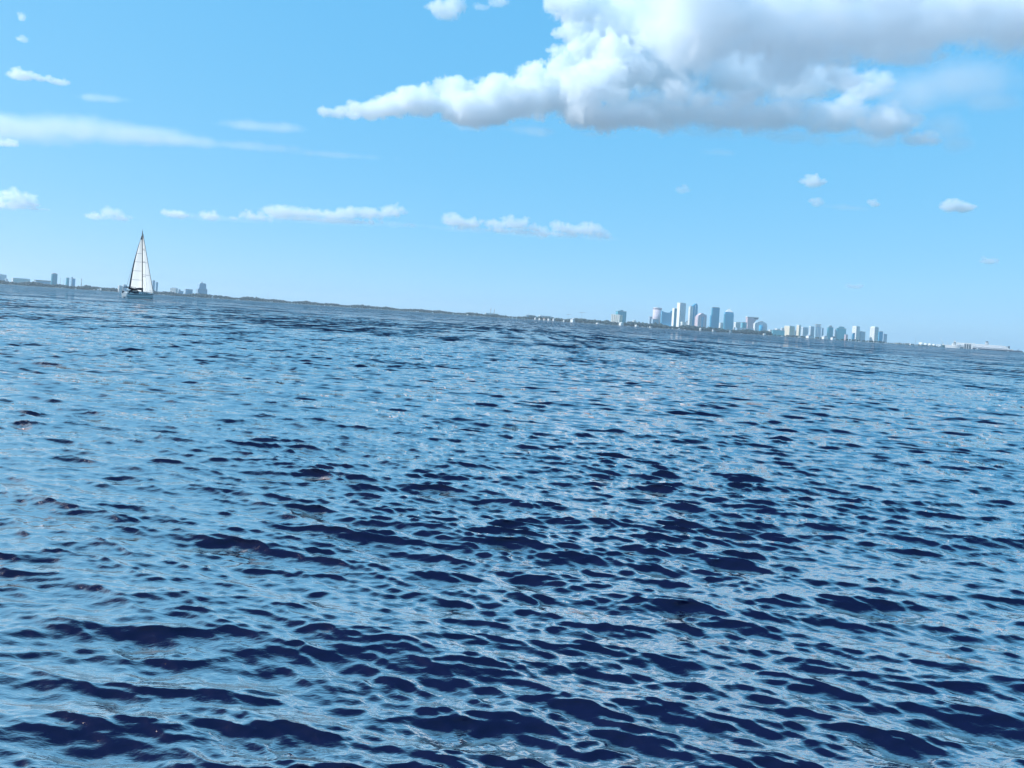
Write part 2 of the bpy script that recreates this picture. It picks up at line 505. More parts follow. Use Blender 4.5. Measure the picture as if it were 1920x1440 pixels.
def treeline(label, px0, px1, hmin, hmax, rows, seed, step=7.0, gaps=()):
    """A far wood along the shore that reads as one mass: lumpy crowns on short trunks, all one object."""
    rng = np.random.default_rng(seed)
    bm = bmesh.new(); bmesh.ops.create_icosphere(bm, subdivisions=2, radius=1.0)
    bv = np.array([v.co[:] for v in bm.verts]); bf = np.array([[v.index for v in f.verts] for f in bm.faces]); bm.free()
    V = []; Fc = []; off = 0
    px = px0
    while px < px1:
        d0 = shore_depth(px)
        for r in range(rows):
            q = px + rng.uniform(-1, 1)
            if any(a <= q <= b for a, b in gaps): continue
            d = d0 + 16 + r * 26 + rng.uniform(-8, 8)
            x = ray(q, horizon_y(q)).x * d
            h = rng.uniform(hmin, hmax) * (1 + 0.3 * math.sin(q * 0.09 + seed) * math.sin(q * 0.031)) * (1 + 0.08 * r)
            w = h * rng.uniform(0.42, 0.75)
            ph = rng.uniform(0, 6, 3)
            b = bv.copy()
            k = 1 + 0.22 * np.sin(b[:, 0] * 3 + ph[0]) * np.sin(b[:, 1] * 3 + ph[1]) + rng.normal(0, 0.13, len(b))
            b = b * k[:, None] * np.array([w, w, h * 0.46]) + np.array([x, d, GZ + h * 0.54])
            V.append(b); Fc.append(bf + off); off += len(b)
            if rng.random() < 0.35:
                b2 = bv * np.array([w * 0.6, w * 0.6, h * 0.25]) * (1 + rng.normal(0, 0.15, len(bv)))[:, None] + np.array([x + rng.uniform(-w, w), d - 2, GZ + h * 0.25])
                V.append(b2); Fc.append(bf + off); off += len(b2)
        px += step * FPX / d0 * rng.uniform(0.6, 1.4)
    V = np.concatenate(V); Fc = np.concatenate(Fc)
    me = bpy.data.meshes.new('treeline')
    me.vertices.add(len(V)); me.vertices.foreach_set('co', V.astype(np.float32).ravel())
    me.loops.add(len(Fc) * 3); me.loops.foreach_set('vertex_index', Fc.astype(np.int32).ravel())
    me.polygons.add(len(Fc)); me.polygons.foreach_set('loop_start', np.arange(0, len(Fc) * 3, 3, dtype=np.int32))
    me.update(calc_edges=True)
    me.materials.append(LEAF)
    tag(add('treeline', me), label, 'trees', kind='stuff')
    print('trees', len(Fc))
LEAF = leaf_material()
treeline('dark wooded shore on the far side behind the sailboat', -260, 395, 11, 16, 2, 21, 9.0)
treeline('long low wooded shore between the stepped tower and the cranes', 396, 990, 11, 16, 2, 22, 10.0)
treeline('dark green wooded bank below the downtown towers', 991, 1442, 15, 24, 2, 23, 10.0)
treeline('sparse trees along the quay below the pale tower blocks', 1443, 1670, 7, 11, 1, 24, 12.0, ((1508, 1526), (1540, 1568)))
treeline('thin low tree strip behind the port', 1671, 2150, 5, 8, 1, 25, 14.0, ((1776, 1800),))

# ------------------------------------------------------------------ buildings
def root(name, label, cat, px, D, rel=0.0, group=None):
    d = ray(px, horizon_y(px))
    o = bpy.data.objects.new(name, None); C.objects.link(o)
    o.empty_display_size = 5
    o.location = (d.x * D, D, GZ)
    o.rotation_euler = (0, 0, math.radians(rel) - math.atan2(d.x, 1))
    tag(o, label, cat, group)
    return o

def dims(x0, x1, D, side, rel):
    W_ = (x1 - x0) * D / FPX
    t = math.radians(rel)
    return (1 - side) * W_ / math.cos(t), max(side * W_ / math.sin(t), 6.0)

def height(px, top, D):
    return at(px, top, D).z - GZ

def tower(label, x0, x1, top, D, mat, side=0.3, rel=27, cat='tower', name='tower_block', plant=None, podium=None, piers=0, pier_mat=None,
          steps=(), body=True, parapet=True, balconies=0):
    """A block whose silhouette spans x0..x1 in the 1920 px frame and tops out at the given row. Returns root, w, d, h, metres per pixel."""
    xc = (x0 + x1) / 2
    w, d = dims(x0, x1, D, side, rel)
    h = height(xc, top, D)
    m = D / FPX
    o = root(name, label, cat, xc, D, rel)
    if body:
        box('tower_body', -w / 2, w / 2, -d / 2, d / 2, -1, h, mat, o)
        if parapet: ring('parapet', -w / 2 - .3, w / 2 + .3, -d / 2 - .3, d / 2 + .3, h - 1.0, h + 1.4, 0.9, M_white if mat in (F_white, F_cream, F_pale) else M_plant, o)
    if plant:
        a, b, hp = plant
        box('roof_plant', -w / 2 + a * w, -w / 2 + b * w, -d * .3, d * .3, h + .01, h + hp * m, M_plant, o)
    if podium:
        a, b, hp, pm = podium
        box('podium', -w / 2 + a * w, -w / 2 + b * w, -d / 2 - 14, d / 2 - 1, -1.2, hp * m, pm, o)
    for i in range(piers):
        u = -w / 2 + (i + .5) * w / piers
        box('pier', u - 1.3, u + 1.3, -d / 2 - .8, -d / 2 + .2, -.9, h - 1.3, pier_mat or mat, o)
    if piers:
        kk = max(2, int(piers * d / w))
        for i in range(kk):
            u = -d / 2 + (i + .5) * d / kk
            box('pier', -w / 2 - .8, -w / 2 + .2, u - 1.3, u + 1.3, -.9, h - 1.3, pier_mat or mat, o)
    for i in range(balconies):
        z = h * (0.12 + 0.85 * i / balconies)
        box('balcony_band', -w / 2 - 1.2, w / 2 + .2, -d / 2 - 1.5, -d / 2 + .3, z, z + 1.1, M_white, o)
    for (a, b, up, mt) in steps:
        box('upper_storeys', -w / 2 + a * w, -w / 2 + b * w, -d * .42, d * .42, h + .02, h + up * m, mt, o)
        ring('parapet', -w / 2 + a * w - .25, -w / 2 + b * w + .25, -d * .42 - .25, d * .42 + .25, h + up * m - .8, h + up * m + 1.0, .8, M_plant, o)
    return o, w, d, h, m

# --- far left shore
tower('pale office block at the very edge of the picture on the far left shore', 0 - 12, 9, 514.6, 3900, F_pale, .3, name='office_block', cat='building', plant=(.3, .6, 1.2))
tower('low annexe beside the pale office block on the far left shore', 9, 14, 523, 3880, F_pale, .3, name='low_annexe', cat='building')
tower('long low pale hall left of the green slab tower', 24, 53, 522.5, 3900, F_white, .08, 12, name='long_hall', cat='building', plant=(.1, .9, .8))
o, w, d, h, m = tower('long low grey block with dark roof just left of the green slab tower', 66, 92, 527, 3800, F_grey, .1, 15, name='low_block', cat='building')
box('roof_slab', -w / 2 - 1, w / 2 + 1, -d / 2 - 1, d / 2 + 1, h + 1.45, h + 4, M_dark, o)
tower('tall teal slab tower, highest on the far left shore', 95.5, 105.5, 513.5, 3850, F_teal, .22, cat='tower', plant=(.2, .8, 1.6), piers=5)
tower('narrow grey tower standing alone right of the teal slab tower', 123, 128.5, 521, 3900, F_teal, .3, plant=(.2, .7, .6))
o, w, d, h, m = tower('narrow blue tower with raised stair core beside a twin tower', 132, 139.5, 522.5, 3950, F_glass, .3, plant=(.4, .8, .5))
box('stair_core', -w / 2 - 3, -w / 2 + 3.2, -d / 2 - 2, -d / 2 + 5, -1, h + 3.0 * m, F_grey, o)
o = root('chimney', 'thin grey chimney stack standing alone left of the sailboat', 'chimney', 151.8, 3900)
plan_prism('stack', circle(2.6, 14), -1, height(152, 523, 3900), M_plant, o, True, 0.75)
plan_prism('chimney_rim', circle(2.3, 14), height(152, 523.4, 3900), height(152, 522.6, 3900), M_dark, o, True)
for px, top, lab in ((112.5, 518, 'thin lattice mast nearest the teal slab tower'), (119, 523, 'short thin mast beside the narrow grey tower'), (502, 547, 'thin mast rising from the long low wooded shore')):
    D = shore_depth(px) + 200
    o = root('mast', lab, 'mast', px, D)
    hh = height(px, top, D)
    tube('pole', [(0, 0, -1), (0, 0, hh)], [0.9, 0.35], M_plant, o, 6)
    tube('crossbar', [(-3, 0, hh * .8), (3, 0, hh * .8)], 0.3, M_plant, o, 6)
tower('white waterside block with flat roof just left of the sailboat stern', 221, 229, 536, 3640, F_white, .3, name='waterside_block', cat='building', plant=(.2, .7, 1.0))
tower('low blue-roofed block half hidden by the sailboat stern', 229.5, 237, 535, 3660, F_pale, .25, name='waterside_block', cat='building', steps=((.2, .75, 1.2, M_plant),))
tower('slim grey tower close behind the sailboat headsail', 283.5, 289, 526.5, 3900, F_grey, .3, plant=(0, 1, .8))
tower('shorter slim tower at the outer side of the twin towers behind the sailboat', 290.3, 295, 529.5, 3950, F_grey, .3, plant=(.1, .9, .5))
tower('bright white apartment block on the shore right of the sailboat', 319, 332, 540.5, 3850, F_white, .75, 55, name='apartment_block', cat='building', plant=(.3, .6, 1.3))
tower('low blue-grey block beside the bright white apartment block', 333.5, 343, 546, 3870, F_grey, .2, name='apartment_block', cat='building', steps=((0, .35, 3, F_grey),))
tower('grey block with dark flat roof left of the stepped tower', 346, 360, 543, 3900, F_grey, .15, name='apartment_block', cat='building', plant=(0.02, .98, .9))
tower('tiny white block at the foot of the stepped tower', 363, 365.6, 551, 3860, F_white, .4, name='small_block', cat='building')
o, w, d, h, m = tower('big stepped blue-grey tower with pinnacle right of the sailboat', 367, 387, 543.5, 3950, F_grey, .18, 22, name='stepped_tower')
prism('upper_storeys', [(-w * .36, h + .1), (w * .40, h + .1), (w * .37, h + 10.6 * m), (w * .28, h + 12.6 * m), (-w * .24, h + 12.6 * m), (-w * .33, h + 10.6 * m)], -d * .42, d * .42, F_grey, o)
box('pinnacle', -w * .08, w * .05, -3, 3, h + 12.6 * m, h + 15.2 * m, M_plant, o, 0.8)
for s_ in (-1, 1):
    box('corner_turret', s_ * w * .43 - 3, s_ * w * .43 + 3, -d * .45, d * .1, h + .03, h + 2.2 * m, F_grey, o)

# --- middle of the shore
for px, top, lab in ((919.5, 577.5, 'taller of two thin grey power station stacks on the far shore'), (926, 579.5, 'shorter of two thin grey power station stacks on the far shore')):
    o = root('chimney', lab, 'chimney', px, 5200)
    hh = height(px, top, 5200)
    plan_prism('stack', circle(2.3, 12), -1, hh, M_plant, o, True, 0.7)
    plan_prism('warning_band', circle(2.1, 12), hh * .78, hh * .86, M_tile, o, True)
tower('flat pale shed at the foot of the two thin stacks', 909, 928, 587.3, 5000, F_pale, .1, 12, name='power_station_shed', cat='building')
tower('low grey warehouse left of the row of white shore houses', 985, 1003, 591.3, 4950, F_grey, .1, 12, name='warehouse', cat='building', plant=(.1, .3, .8))
tower('pale flat warehouse behind the row of white shore houses', 1010, 1034, 592.5, 5000, F_pale, .1, 12, name='warehouse', cat='building')
def tower_crane(label, px, top, D, jib, back):
    o = root('tower_crane', label, 'crane', px, D)
    h = height(px, top, D)
    for sx in (-1, 1):
        for sy in (-1, 1):
            box('mast_leg', sx * 1.1 - .25, sx * 1.1 + .25, sy * 1.1 - .25, sy * 1.1 + .25, -1, h, M_plant, o)
    box('jib', -back, jib, -.6, .6, h - .8, h + .7, M_plant, o)
    box('counterweight', -back, -back + 4, -1.2, 1.2, h - 3.5, h - .9, M_dark, o)
    box('cab', 1.3, 3.2, -1, 1, h - 3, h - .9, M_white, o)
    prism('apex', [(-1.2, h + .75), (1.2, h + .75), (0, h + 8)], -.5, .5, M_plant, o)
tower_crane('faint tower crane right of the white gabled shore house', 1090, 586, 5000, 32, 14)
tower_crane('faint tower crane above the row of white shore houses', 1065, 589.5, 5050, 20, 9)
# --- downtown
o, w, d, h, m = tower('cream bayfront condominium with vertical bays left of downtown', 1145, 1166, 590.3, 4650, F_cream, .8, 58, name='condominium')
for i in range(5):
    u = -d / 2 + (i + .5) * d / 5
    box('bay', -w / 2 - 4, -w / 2 + .5, u - d * .055, u + d * .055, -.9, h + 2.5, F_white, o)
o, w, d, h, m = tower('teal tower rising behind the cream condominium', 1153, 1173, 583.5, 4900, F_teal, .2, 22, steps=((.3, .62, 2.0, F_teal),))
tower('low white block with small dome among trees left of downtown', 1185, 1193, 602, 4650, F_white, .3, name='low_block', cat='building', plant=(.4, .7, 2.2))
tower('grey-blue mid-rise left of the round mauve tower', 1214.5, 1223, 594, 5300, F_grey, .3, name='mid_rise', cat='building')
tower('squat teal-grey block in front of the round mauve tower', 1220.5, 1234, 598.8, 4750, F_grey, .2, name='squat_block', cat='building', plant=(.1, .8, .5))
# round tower
D = 5250; m = D / FPX
o = root('round_tower', 'round mauve cylinder tower left of the blue glass slab', 'tower', 1230.5, D)
h = height(1230.5, 577, D); R_ = 8.3 * m
plan_prism('shaft', circle(R_, 36), -1, h - 3.2 * m, F_lilac, o, True)
plan_prism('collar', circle(R_ * .97, 36), h - 3.2 * m, h - 2.4 * m, M_dark, o, True)
plan_prism('crown', circle(R_ * 1.02, 36), h - 2.4 * m, h, F_lilac, o, True)
plan_prism('roof_plant', circle(R_ * .5, 20), h, h + .8 * m, M_plant, o, True)
# glass slab with sagging roofline
D = 5150; m = D / FPX
o = root('glass_slab', 'wide blue glass slab with sagging roofline right of the round tower', 'tower', 1248.5, D, 14)
h = height(1248.5, 586, D); w = 21 * m
prism('tower_body', [(-w / 2, -1), (w / 2, -1), (w / 2, h + 4.4 * m), (w * .36, h + 4.0 * m), (w * .30, h + 1.0 * m), (w * .1, h), (-w * .15, h + .2 * m), (-w * .33, h + 1.2 * m), (-w / 2, h + 2.6 * m)], -12, 14, F_glass, o)
for i in range(8):
    u = -w * .45 + i * w * .9 / 7
    box('mullion', u - .25, u + .25, -12.5, -11.9, 0, h - 1, M_plant, o)
box('podium', -w * .6, w * .55, -44, -13, -1.1, 4.5 * m, F_white, o)
o, w, d, h, m = tower('slim tower with sunlit white side and dark face beside the tall white tower', 1259, 1267, 578.5, 5000, F_teal, .42, 33, piers=3)
box('sunlit_side_slab', -w / 2 - 2.4, -w / 2 - .9, -d / 2 - 1, d / 2 + 1, -1, h + 3, M_white, o)  # white slab puts the sunlight on the left face into its colour
o, w, d, h, m = tower('tallest white tower of downtown with flat top', 1267.5, 1283, 568.3, 5200, F_pale, .34, 30, piers=6, pier_mat=M_white, plant=(.3, .7, .9), podium=(.3, 1.5, 7, F_grey))
box('sunlit_side_slab', -w / 2 - 3, -w / 2 - .9, -d / 2 - 1.4, d / 2 + 1.2, -1, h + 2.0, M_white, o)  # left face whitened by a slab, its sunlit tone set as colour
# tower with rounded crest
D = 5300; m = D / FPX
o = root('crested_tower', 'white and blue tower with curved sail-like crest', 'tower', 1297, D, 20)
h = height(1297, 568.5, D); w = 15 * m
box('lower_wing', -w / 2, -w * .12, -18, 14, -1, h - 6.5 * m, F_white, o)
arc = [(-w * .12, -1), (w / 2, -1), (w * .5, h - 7 * m), (w * .47, h - 3.5 * m), (w * .40, h - 1.2 * m), (w * .31, h), (w * .22, h - .2 * m), (w * .12, h - 1.6 * m), (0, h - 3.2 * m), (-w * .12, h - 4.6 * m)]
prism('tower_body', arc, -15, 15, F_glass, o)
box('centre_fin', w * .14, w * .2, -16.2, -15, 0, h - 3 * m, M_white, o)
box('roof_plant', -w * .38, -w * .2, -8, 6, h - 6.5 * m, h - 5.0 * m, M_plant, o)
for i in range(3):
    u = -w * .46 + i * w * .14
    box('pier', u - .6, u + .6, -18.9, -17.9, 0, h - 7 * m, M_white, o)
o, w, d, h, m = tower('white block with dark windows at the foot of the crested tower', 1275.5, 1288, 604, 4800, F_white, .25, name='podium_block', cat='building', plant=(.1, .5, .8))
o = root('minaret', 'slender dark spire left of the crested tower base', 'tower', 1287, 4780)
hh = height(1287, 598.5, 4780)
plan_prism('shaft', circle(3.0, 10), -1, hh * .72, M_plant, o, True, .85)
plan_prism('bulb', circle(3.4, 12), hh * .72, hh * .82, M_dark, o, True)
plan_prism('spire', circle(2.2, 10), hh * .82, hh, M_plant, o, True, .12)
# gabled pink tower
D = 5050; m = D / FPX
o = root('gabled_tower', 'pinkish tower with pointed gable top between crested and slab towers', 'tower', 1312.5, D, 24)
h = height(1312.5, 594, D); w, d = dims(1301.5, 1323, D, .25, 24)
box('tower_body', -w / 2, w / 2, -d / 2, d / 2, -1, h, F_pink, o)
prism('gable', [(-w * .42, h + .02), (w / 2, h + .02), (w * .48, h + 4.2 * m), (w * .25, h + 5 * m), (w * .05, h + 7.2 * m), (-w * .1, h + 7.0 * m), (-w * .25, h + 4 * m), (-w * .42, h + 2.2 * m)], -d * .45, d * .45, F_pink, o)
box('atrium_glass', -w * .08, w * .12, -d / 2 - .6, -d / 2 + .2, h * .25, h - 1, F_glass, o)
for i in range(5):
    u = -w * .45 + i * w * .9 / 4
    box('pier', u - .9, u + .9, -d / 2 - .9, -d / 2 + .1, 0, h - 2, M_white, o)
o, w, d, h, m = tower('plain tall blue glass slab tower left of the pyramid-topped tower', 1331.5, 1346.5, 576.5, 5000, F_glass, .12, 20, piers=7, pier_mat=F_teal, plant=(.15, .85, .9))
box('lower_wing', -w / 2 - 7, -w / 2 + .5, -d * .45, d * .45, -1, h - 15 * m, F_glass, o)
tower('small white block with dark roof at the foot of the pyramid-topped tower', 1347.5, 1355, 606, 4750, F_white, .3, name='low_block', cat='building', plant=(.05, .95, 1.0))
# pyramid tower
o, w, d, h, m = tower('blue glass tower with white pyramid top', 1355.3, 1373.5, 588.5, 4950, F_glass, .1, 14, name='pyramid_tower', piers=7, pier_mat=F_teal, parapet=False)
box('upper_storeys', -w * .46, w * .46, -d * .46, d * .46, h + .02, h + 3.6 * m, F_glass, o)
bm_v = [(-w * .40, -d * .45, h + 3.6 * m), (w * .40, -d * .45, h + 3.6 * m), (w * .40, d * .45, h + 3.6 * m), (-w * .40, d * .45, h + 3.6 * m), (0, 0, h + 10.6 * m)]
add('pyramid_roof', me_from('pyramid_roof', bm_v, [(0, 1, 4), (1, 2, 4), (2, 3, 4), (3, 0, 4), (3, 2, 1, 0)], M_white), o)
tube('finial', [(0, 0, h + 10.2 * m), (0, 0, h + 12.0 * m)], [.8, .2], M_plant, o, 6)
tower('white and grey low block right of the pyramid-topped tower', 1375, 1387, 604.5, 4900, F_white, .3, name='low_block', cat='building', steps=((.55, .95, .8, M_white),))
tower('small white bayside stair tower in front of the low grey blocks', 1374, 1377.4, 613.5, 4500, F_white, .3, name='stair_tower', cat='building', parapet=False)
tower('long low grey garage along the trees right of the pyramid-topped tower', 1378, 1412, 615.3, 4560, F_grey, .1, 12, name='parking_garage', cat='building')
tower('teal mid-rise tucked left of the flared pink hotel', 1389, 1399, 604.5, 4850, F_teal, .2, name='mid_rise', cat='building', plant=(.2, .7, .5))
D = 5000; m = D / FPX
o = root('flared_hotel', 'pink block flaring out under a wide flat top', 'building', 1408, D, 20)
h = height(1408, 595, D)
prism('tower_body', [(-9 * m, -1), (4.5 * m, -1), (4.5 * m, h - 7 * m), (6.5 * m, h - 4.5 * m), (10.5 * m, h - 3 * m), (10.5 * m, h), (-10 * m, h), (-10 * m, h - 4 * m)], -18, 18, F_pink, o)
box('roof_slab', -10.8 * m, 11.2 * m, -20, 20, h + .02, h + .9 * m, M_white, o)
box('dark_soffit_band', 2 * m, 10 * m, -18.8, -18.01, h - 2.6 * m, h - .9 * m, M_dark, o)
D = 4800; m = D / FPX
o = root('rounded_block', 'pale blue block with rounded crown right of the flared pink block', 'building', 1425, D, 18)
h = height(1425, 603, D)
prism('tower_body', [(-11 * m, -1), (10.5 * m, -1), (11 * m, h - 7 * m), (9.5 * m, h - 3 * m), (6 * m, h - 1 * m), (0, h), (-6 * m, h - .5 * m), (-10 * m, h - 2.2 * m), (-11.5 * m, h - 5 * m)], -16, 16, F_pale, o)
plan_prism('glass_drum', circle(3.4 * m, 20, 1, -1 * m, -16), 0, h * .72, F_glass, o, True)
box('roof_plant', -2 * m, 4 * m, -6, 6, h - .6 * m, h + 1.2 * m, M_plant, o)
box('white_fin', -12.6 * m, -11.2 * m, -17, 10, -1, h - 3.5 * m, M_white, o)
tower('small white block between the rounded block and the teal hall', 1440.5, 1446.5, 618.5, 4650, F_white, .5, 40, name='low_block', cat='building')
o, w, d, h, m = tower('low wide teal hall left of the cream-edged tower', 1447, 1470, 619, 4600, F_teal, .08, 12, name='teal_hall', cat='building')
plan_prism('roof_mast', circle(.8, 8), h, h + 4 * m, M_plant, o, True, .5)
tower('low pale office block behind the low wide teal hall', 1452, 1461, 616.5, 4900, F_white, .5, 40, name='low_block', cat='building')
tower('small pale block squeezed between the teal hall and the cream-edged tower', 1463, 1469.5, 615, 5000, F_pale, .4, 35, name='low_block', cat='building')
tower('low pale block behind the narrow cream tower foot', 1487, 1493, 619.5, 5050, F_pale, .4, 35, name='low_block', cat='building')
# --- channel district
tower('cream and blue tower, first of the pale row right of the teal hall', 1470, 1488.5, 611.5, 4800, F_cream, .5, 40, plant=(.1, .6, .8), balconies=6)
tower('narrow cream tower with dark foot, second of the pale row', 1492.5, 1500, 609.8, 4900, F_cream, .6, 45, plant=(.2, .8, .8))
tower('pale blue balcony block, third of the pale row', 1501.5, 1514, 614, 4850, F_pale, .25, balconies=8, plant=(.4, .8, .6))
tower('pale grey block left of the banded blue tower', 1516, 1525.5, 612.5, 4950, F_pale, .3, plant=(.1, .4, .9))
o, w, d, h, m = tower('blue tower with open frame top in the pale row', 1526.5, 1538, 612.5, 4800, F_glass, .15, 18, piers=4, pier_mat=M_white)
ring('roof_frame', -w * .48, w * .48, -d * .48, d * .48, h + 3.4 * m, h + 4.6 * m, 1.5, M_plant, o)
for sx in (-1, 1):
    for sy in (-1, 1):
        box('frame_post', sx * w * .46 - 1, sx * w * .46 + 1, sy * d * .46 - 1, sy * d * .46 + 1, h + .02, h + 3.4 * m, M_plant, o)
box('roof_plant', -w * .3, w * .3, -d * .3, d * .3, h + .02, h + 3 * m, F_pale, o)
tower('slim grey slab just right of the open-frame blue tower', 1539, 1543, 615.5, 4900, F_grey, .3)
tower('teal tower with narrow domed cap in the pale row', 1550, 1560.5, 613.5, 4800, F_teal, .2, 22, piers=4, steps=((.2, .8, 2.0, F_teal), (.35, .65, 3.2, M_plant)))
tower('pale sliver tower left of the broad teal tower', 1563, 1567, 618, 4950, F_pale, .3)
tower('broad dark teal tower with stepped shoulders in the pale row', 1567.5, 1584.5, 615.5, 4800, F_teal, .1, 16, steps=((.2, .8, 3.0, F_teal),), piers=6)
tower('small pinkish block at the foot of the broad teal tower', 1583, 1589, 627.5, 4700, F_pink, .35, name='low_block', cat='building')
tower('white tower with blue shaded side, left of the two tall ends of the pale row', 1597, 1610, 612, 4800, F_white, .55, 42, plant=(.1, .7, 1.0), balconies=9)
tower('low dark blue block in front of the white tower with blue side', 1597.5, 1602, 624.5, 4700, F_glass, .2, name='low_block', cat='building')
tower('pale blue mid-rise between the two tall white towers of the pale row', 1611, 1621, 621.8, 4800, F_pale, .2, name='mid_rise', cat='building', plant=(.1, .4, .9))
o, w, d, h, m = tower('white tower with blue shaded side and arched top, last tall one of the row', 1630.5, 1645, 614, 4800, F_white, .55, 42, balconies=9)
prism('arched_crown', [(-w * .45, h + .02), (w * .45, h + .02), (w * .42, h + 1.1 * m), (w * .2, h + 1.9 * m), (-w * .2, h + 1.9 * m), (-w * .42, h + 1.1 * m)], -d * .42, d * .42, M_white, o)
tower('blue mid-rise just right of the last tall white tower', 1646, 1654, 621.5, 4850, F_glass, .2, name='mid_rise', cat='building')
tower('lower grey-blue mid-rise at the end of the pale row', 1654.5, 1662, 626.5, 4900, F_grey, .2, name='mid_rise', cat='building', plant=(.2, .6, .6))

# ------------------------------------------------------------------ small houses on the shore
M_pane = mat_plain('window_glass', (0.05, 0.07, 0.09), 0.15)
M_hullw = mat_plain('white_gelcoat', (0.78, 0.78, 0.76), 0.3, 0, 0.05)
M_navy = mat_plain('navy_paint', (0.02, 0.03, 0.07), 0.35)
M_red = mat_plain('antifouling_red', (0.10, 0.03, 0.03), 0.6)
def house(label, px, wpx, hpx, roof_mat=None, back=4, group=None, name='shore_house'):
    D = shore_depth(px) + back
    m = D / FPX
    o = root(name, label, 'house', px, D, 48, group)
    w = wpx * m * .8; h = hpx * m; d = max(8.0, w * .6); e = h * .68
    box('wall', -w / 2, w / 2, -d / 2, d / 2, -1, e, M_white, o)
    prism('roof', [(-w / 2 - .6, e + .02), (w / 2 + .6, e + .02), (w * .1, h), (-w * .1, h)], -d / 2 - .6, d / 2 + .6, roof_mat or M_plant, o)
    box('door', -.7, .7, -d / 2 - .08, -d / 2 + .05, 0.0, min(2.4, e * .7), M_dark, o)
    k = max(2, int(w / 7))
    for i in range(k):
        u = -w / 2 + (i + .5) * w / k
        for z in ([e * .45] if e < 6 else [e * .2, e * .62]):
            if abs(u) < 1.6 and z < 3: continue
            box('window', u - 1.0, u + 1.0, -d / 2 - .07, -d / 2 + .04, z, z + min(1.8, e * .3), M_pane, o)
    return o

house('small white cottage at the waterline left of the sailboat, left one of two', 184, 2.6, 2.8)
house('small white cottage at the waterline left of the sailboat, nearer the boat', 188.6, 2.4, 3.6)
house('little white house at the waterline just right of the stepped tower', 398, 3.0, 3.0)
house('tiny pale house on the wooded shore left of the two thin stacks', 877, 5, 2.0)
for px, w_, h_, rm, lab in ((1004, 5, 4.2, None, 'first white house of the bright row on the middle shore'), (1012.5, 6, 4.8, M_dark, 'second white house of the bright row, with dark roof'),
                            (1021, 5, 4.0, M_tile, 'third white house of the bright row, with reddish roof'), (1029.5, 7, 5.2, M_dark, 'tallest white house of the bright row, with dark roof'),
                            (1038.5, 6, 4.6, None, 'last white house of the bright row on the middle shore')):
    house(lab, px, w_, h_, rm, group='row of white houses on the middle shore')
house('tiny white house between the bright row and the big gabled house', 1057.5, 3.4, 3.6)
house('big white gabled house standing alone on the middle shore', 1075, 13, 7.4)
house('low white house on the bank left of the cream condominium', 1121.5, 10, 2.4)
house('white boathouse at the waterline below the cream condominium', 1165, 11, 5.6, M_white)
house('white house with sloping roof left of downtown', 1194, 9, 5.4, M_white)
house('flat white pavilion on the bank below the round mauve tower', 1220, 7, 2.6, M_white)
house('white villa on the bank below the gabled tower', 1313, 4.2, 5.4, M_white)
house('white villa with dark roof below the plain blue slab tower', 1337, 4.6, 5.2, M_dark)
house('white villa on the bank below the pyramid-topped tower', 1369, 5, 4.0, None)
house('white bank house below the rounded block', 1433, 7, 3.6, M_white)
house('white quay pavilion with hipped roof below the pale row', 1517.5, 14, 5.6, None)
house('pale quay warehouse left of the dark-roofed white shed', 1546, 12, 6.2, None)
house('white shed with dark roof at the quay below the broad teal tower', 1562, 10, 6.0, M_dark)

# ------------------------------------------------------------------ motor boats
def hull_mesh(name, L_, B, fb, draft, mat, ns=14, transom=0.75, sheer=0.35, rake=0.10, flare=0.78, double=False):
    """A lofted open hull closed by a deck: x forward, z = 0 at the waterline."""
    secs = []
    for i in range(ns + 1):
        t = i / ns
        if t < 0.55: bw = transom + (1 - transom) * math.sin(t / 0.55 * math.pi / 2)
        else: bw = math.cos((t - .55) / .45 * math.pi / 2) ** 0.8
        bw = max(bw, 0.012) * B / 2
        zs = fb * (1 + sheer * (t - .3) ** 2 * 2)
        pts = []
        for (q, z) in ((1.0, zs), (1.0 - (1 - flare) * .45, zs * .5), (flare, 0.0), (flare * .55, -draft * .6), (0.0, -draft)):
            zrel = (z + draft) / (zs + draft)
            x = -L_ / 2 + L_ * t * (1 - rake * (1 - zrel)) + (0 if i else rake * L_ * .12 * (1 - zrel))
            pts.append((x, bw * q, z))
        secs.append(pts)
    V = []; F = []
    k = 5; full = 2 * k - 1
    for pts in secs:
        V += [(x, y, z) for x, y, z in pts] + [(x, -y, z) for x, y, z in reversed(pts[:-1])]
    for i in range(ns):
        for j in range(full - 1):
            a = i * full + j
            F.append((a, a + 1, a + full + 1, a + full))
        F.append((i * full, (i + 1) * full, (i + 1) * full + full - 1, i * full + full - 1))
    F.append(tuple(range(full - 1, -1, -1)))
    F.append(tuple(ns * full + j for j in range(full)))
    me = me_from(name, V, F, mat)
    bm = bmesh.new(); bm.from_mesh(me); bmesh.ops.recalc_face_normals(bm, faces=bm.faces[:]); bm.to_mesh(me); bm.free()
    return me, secs

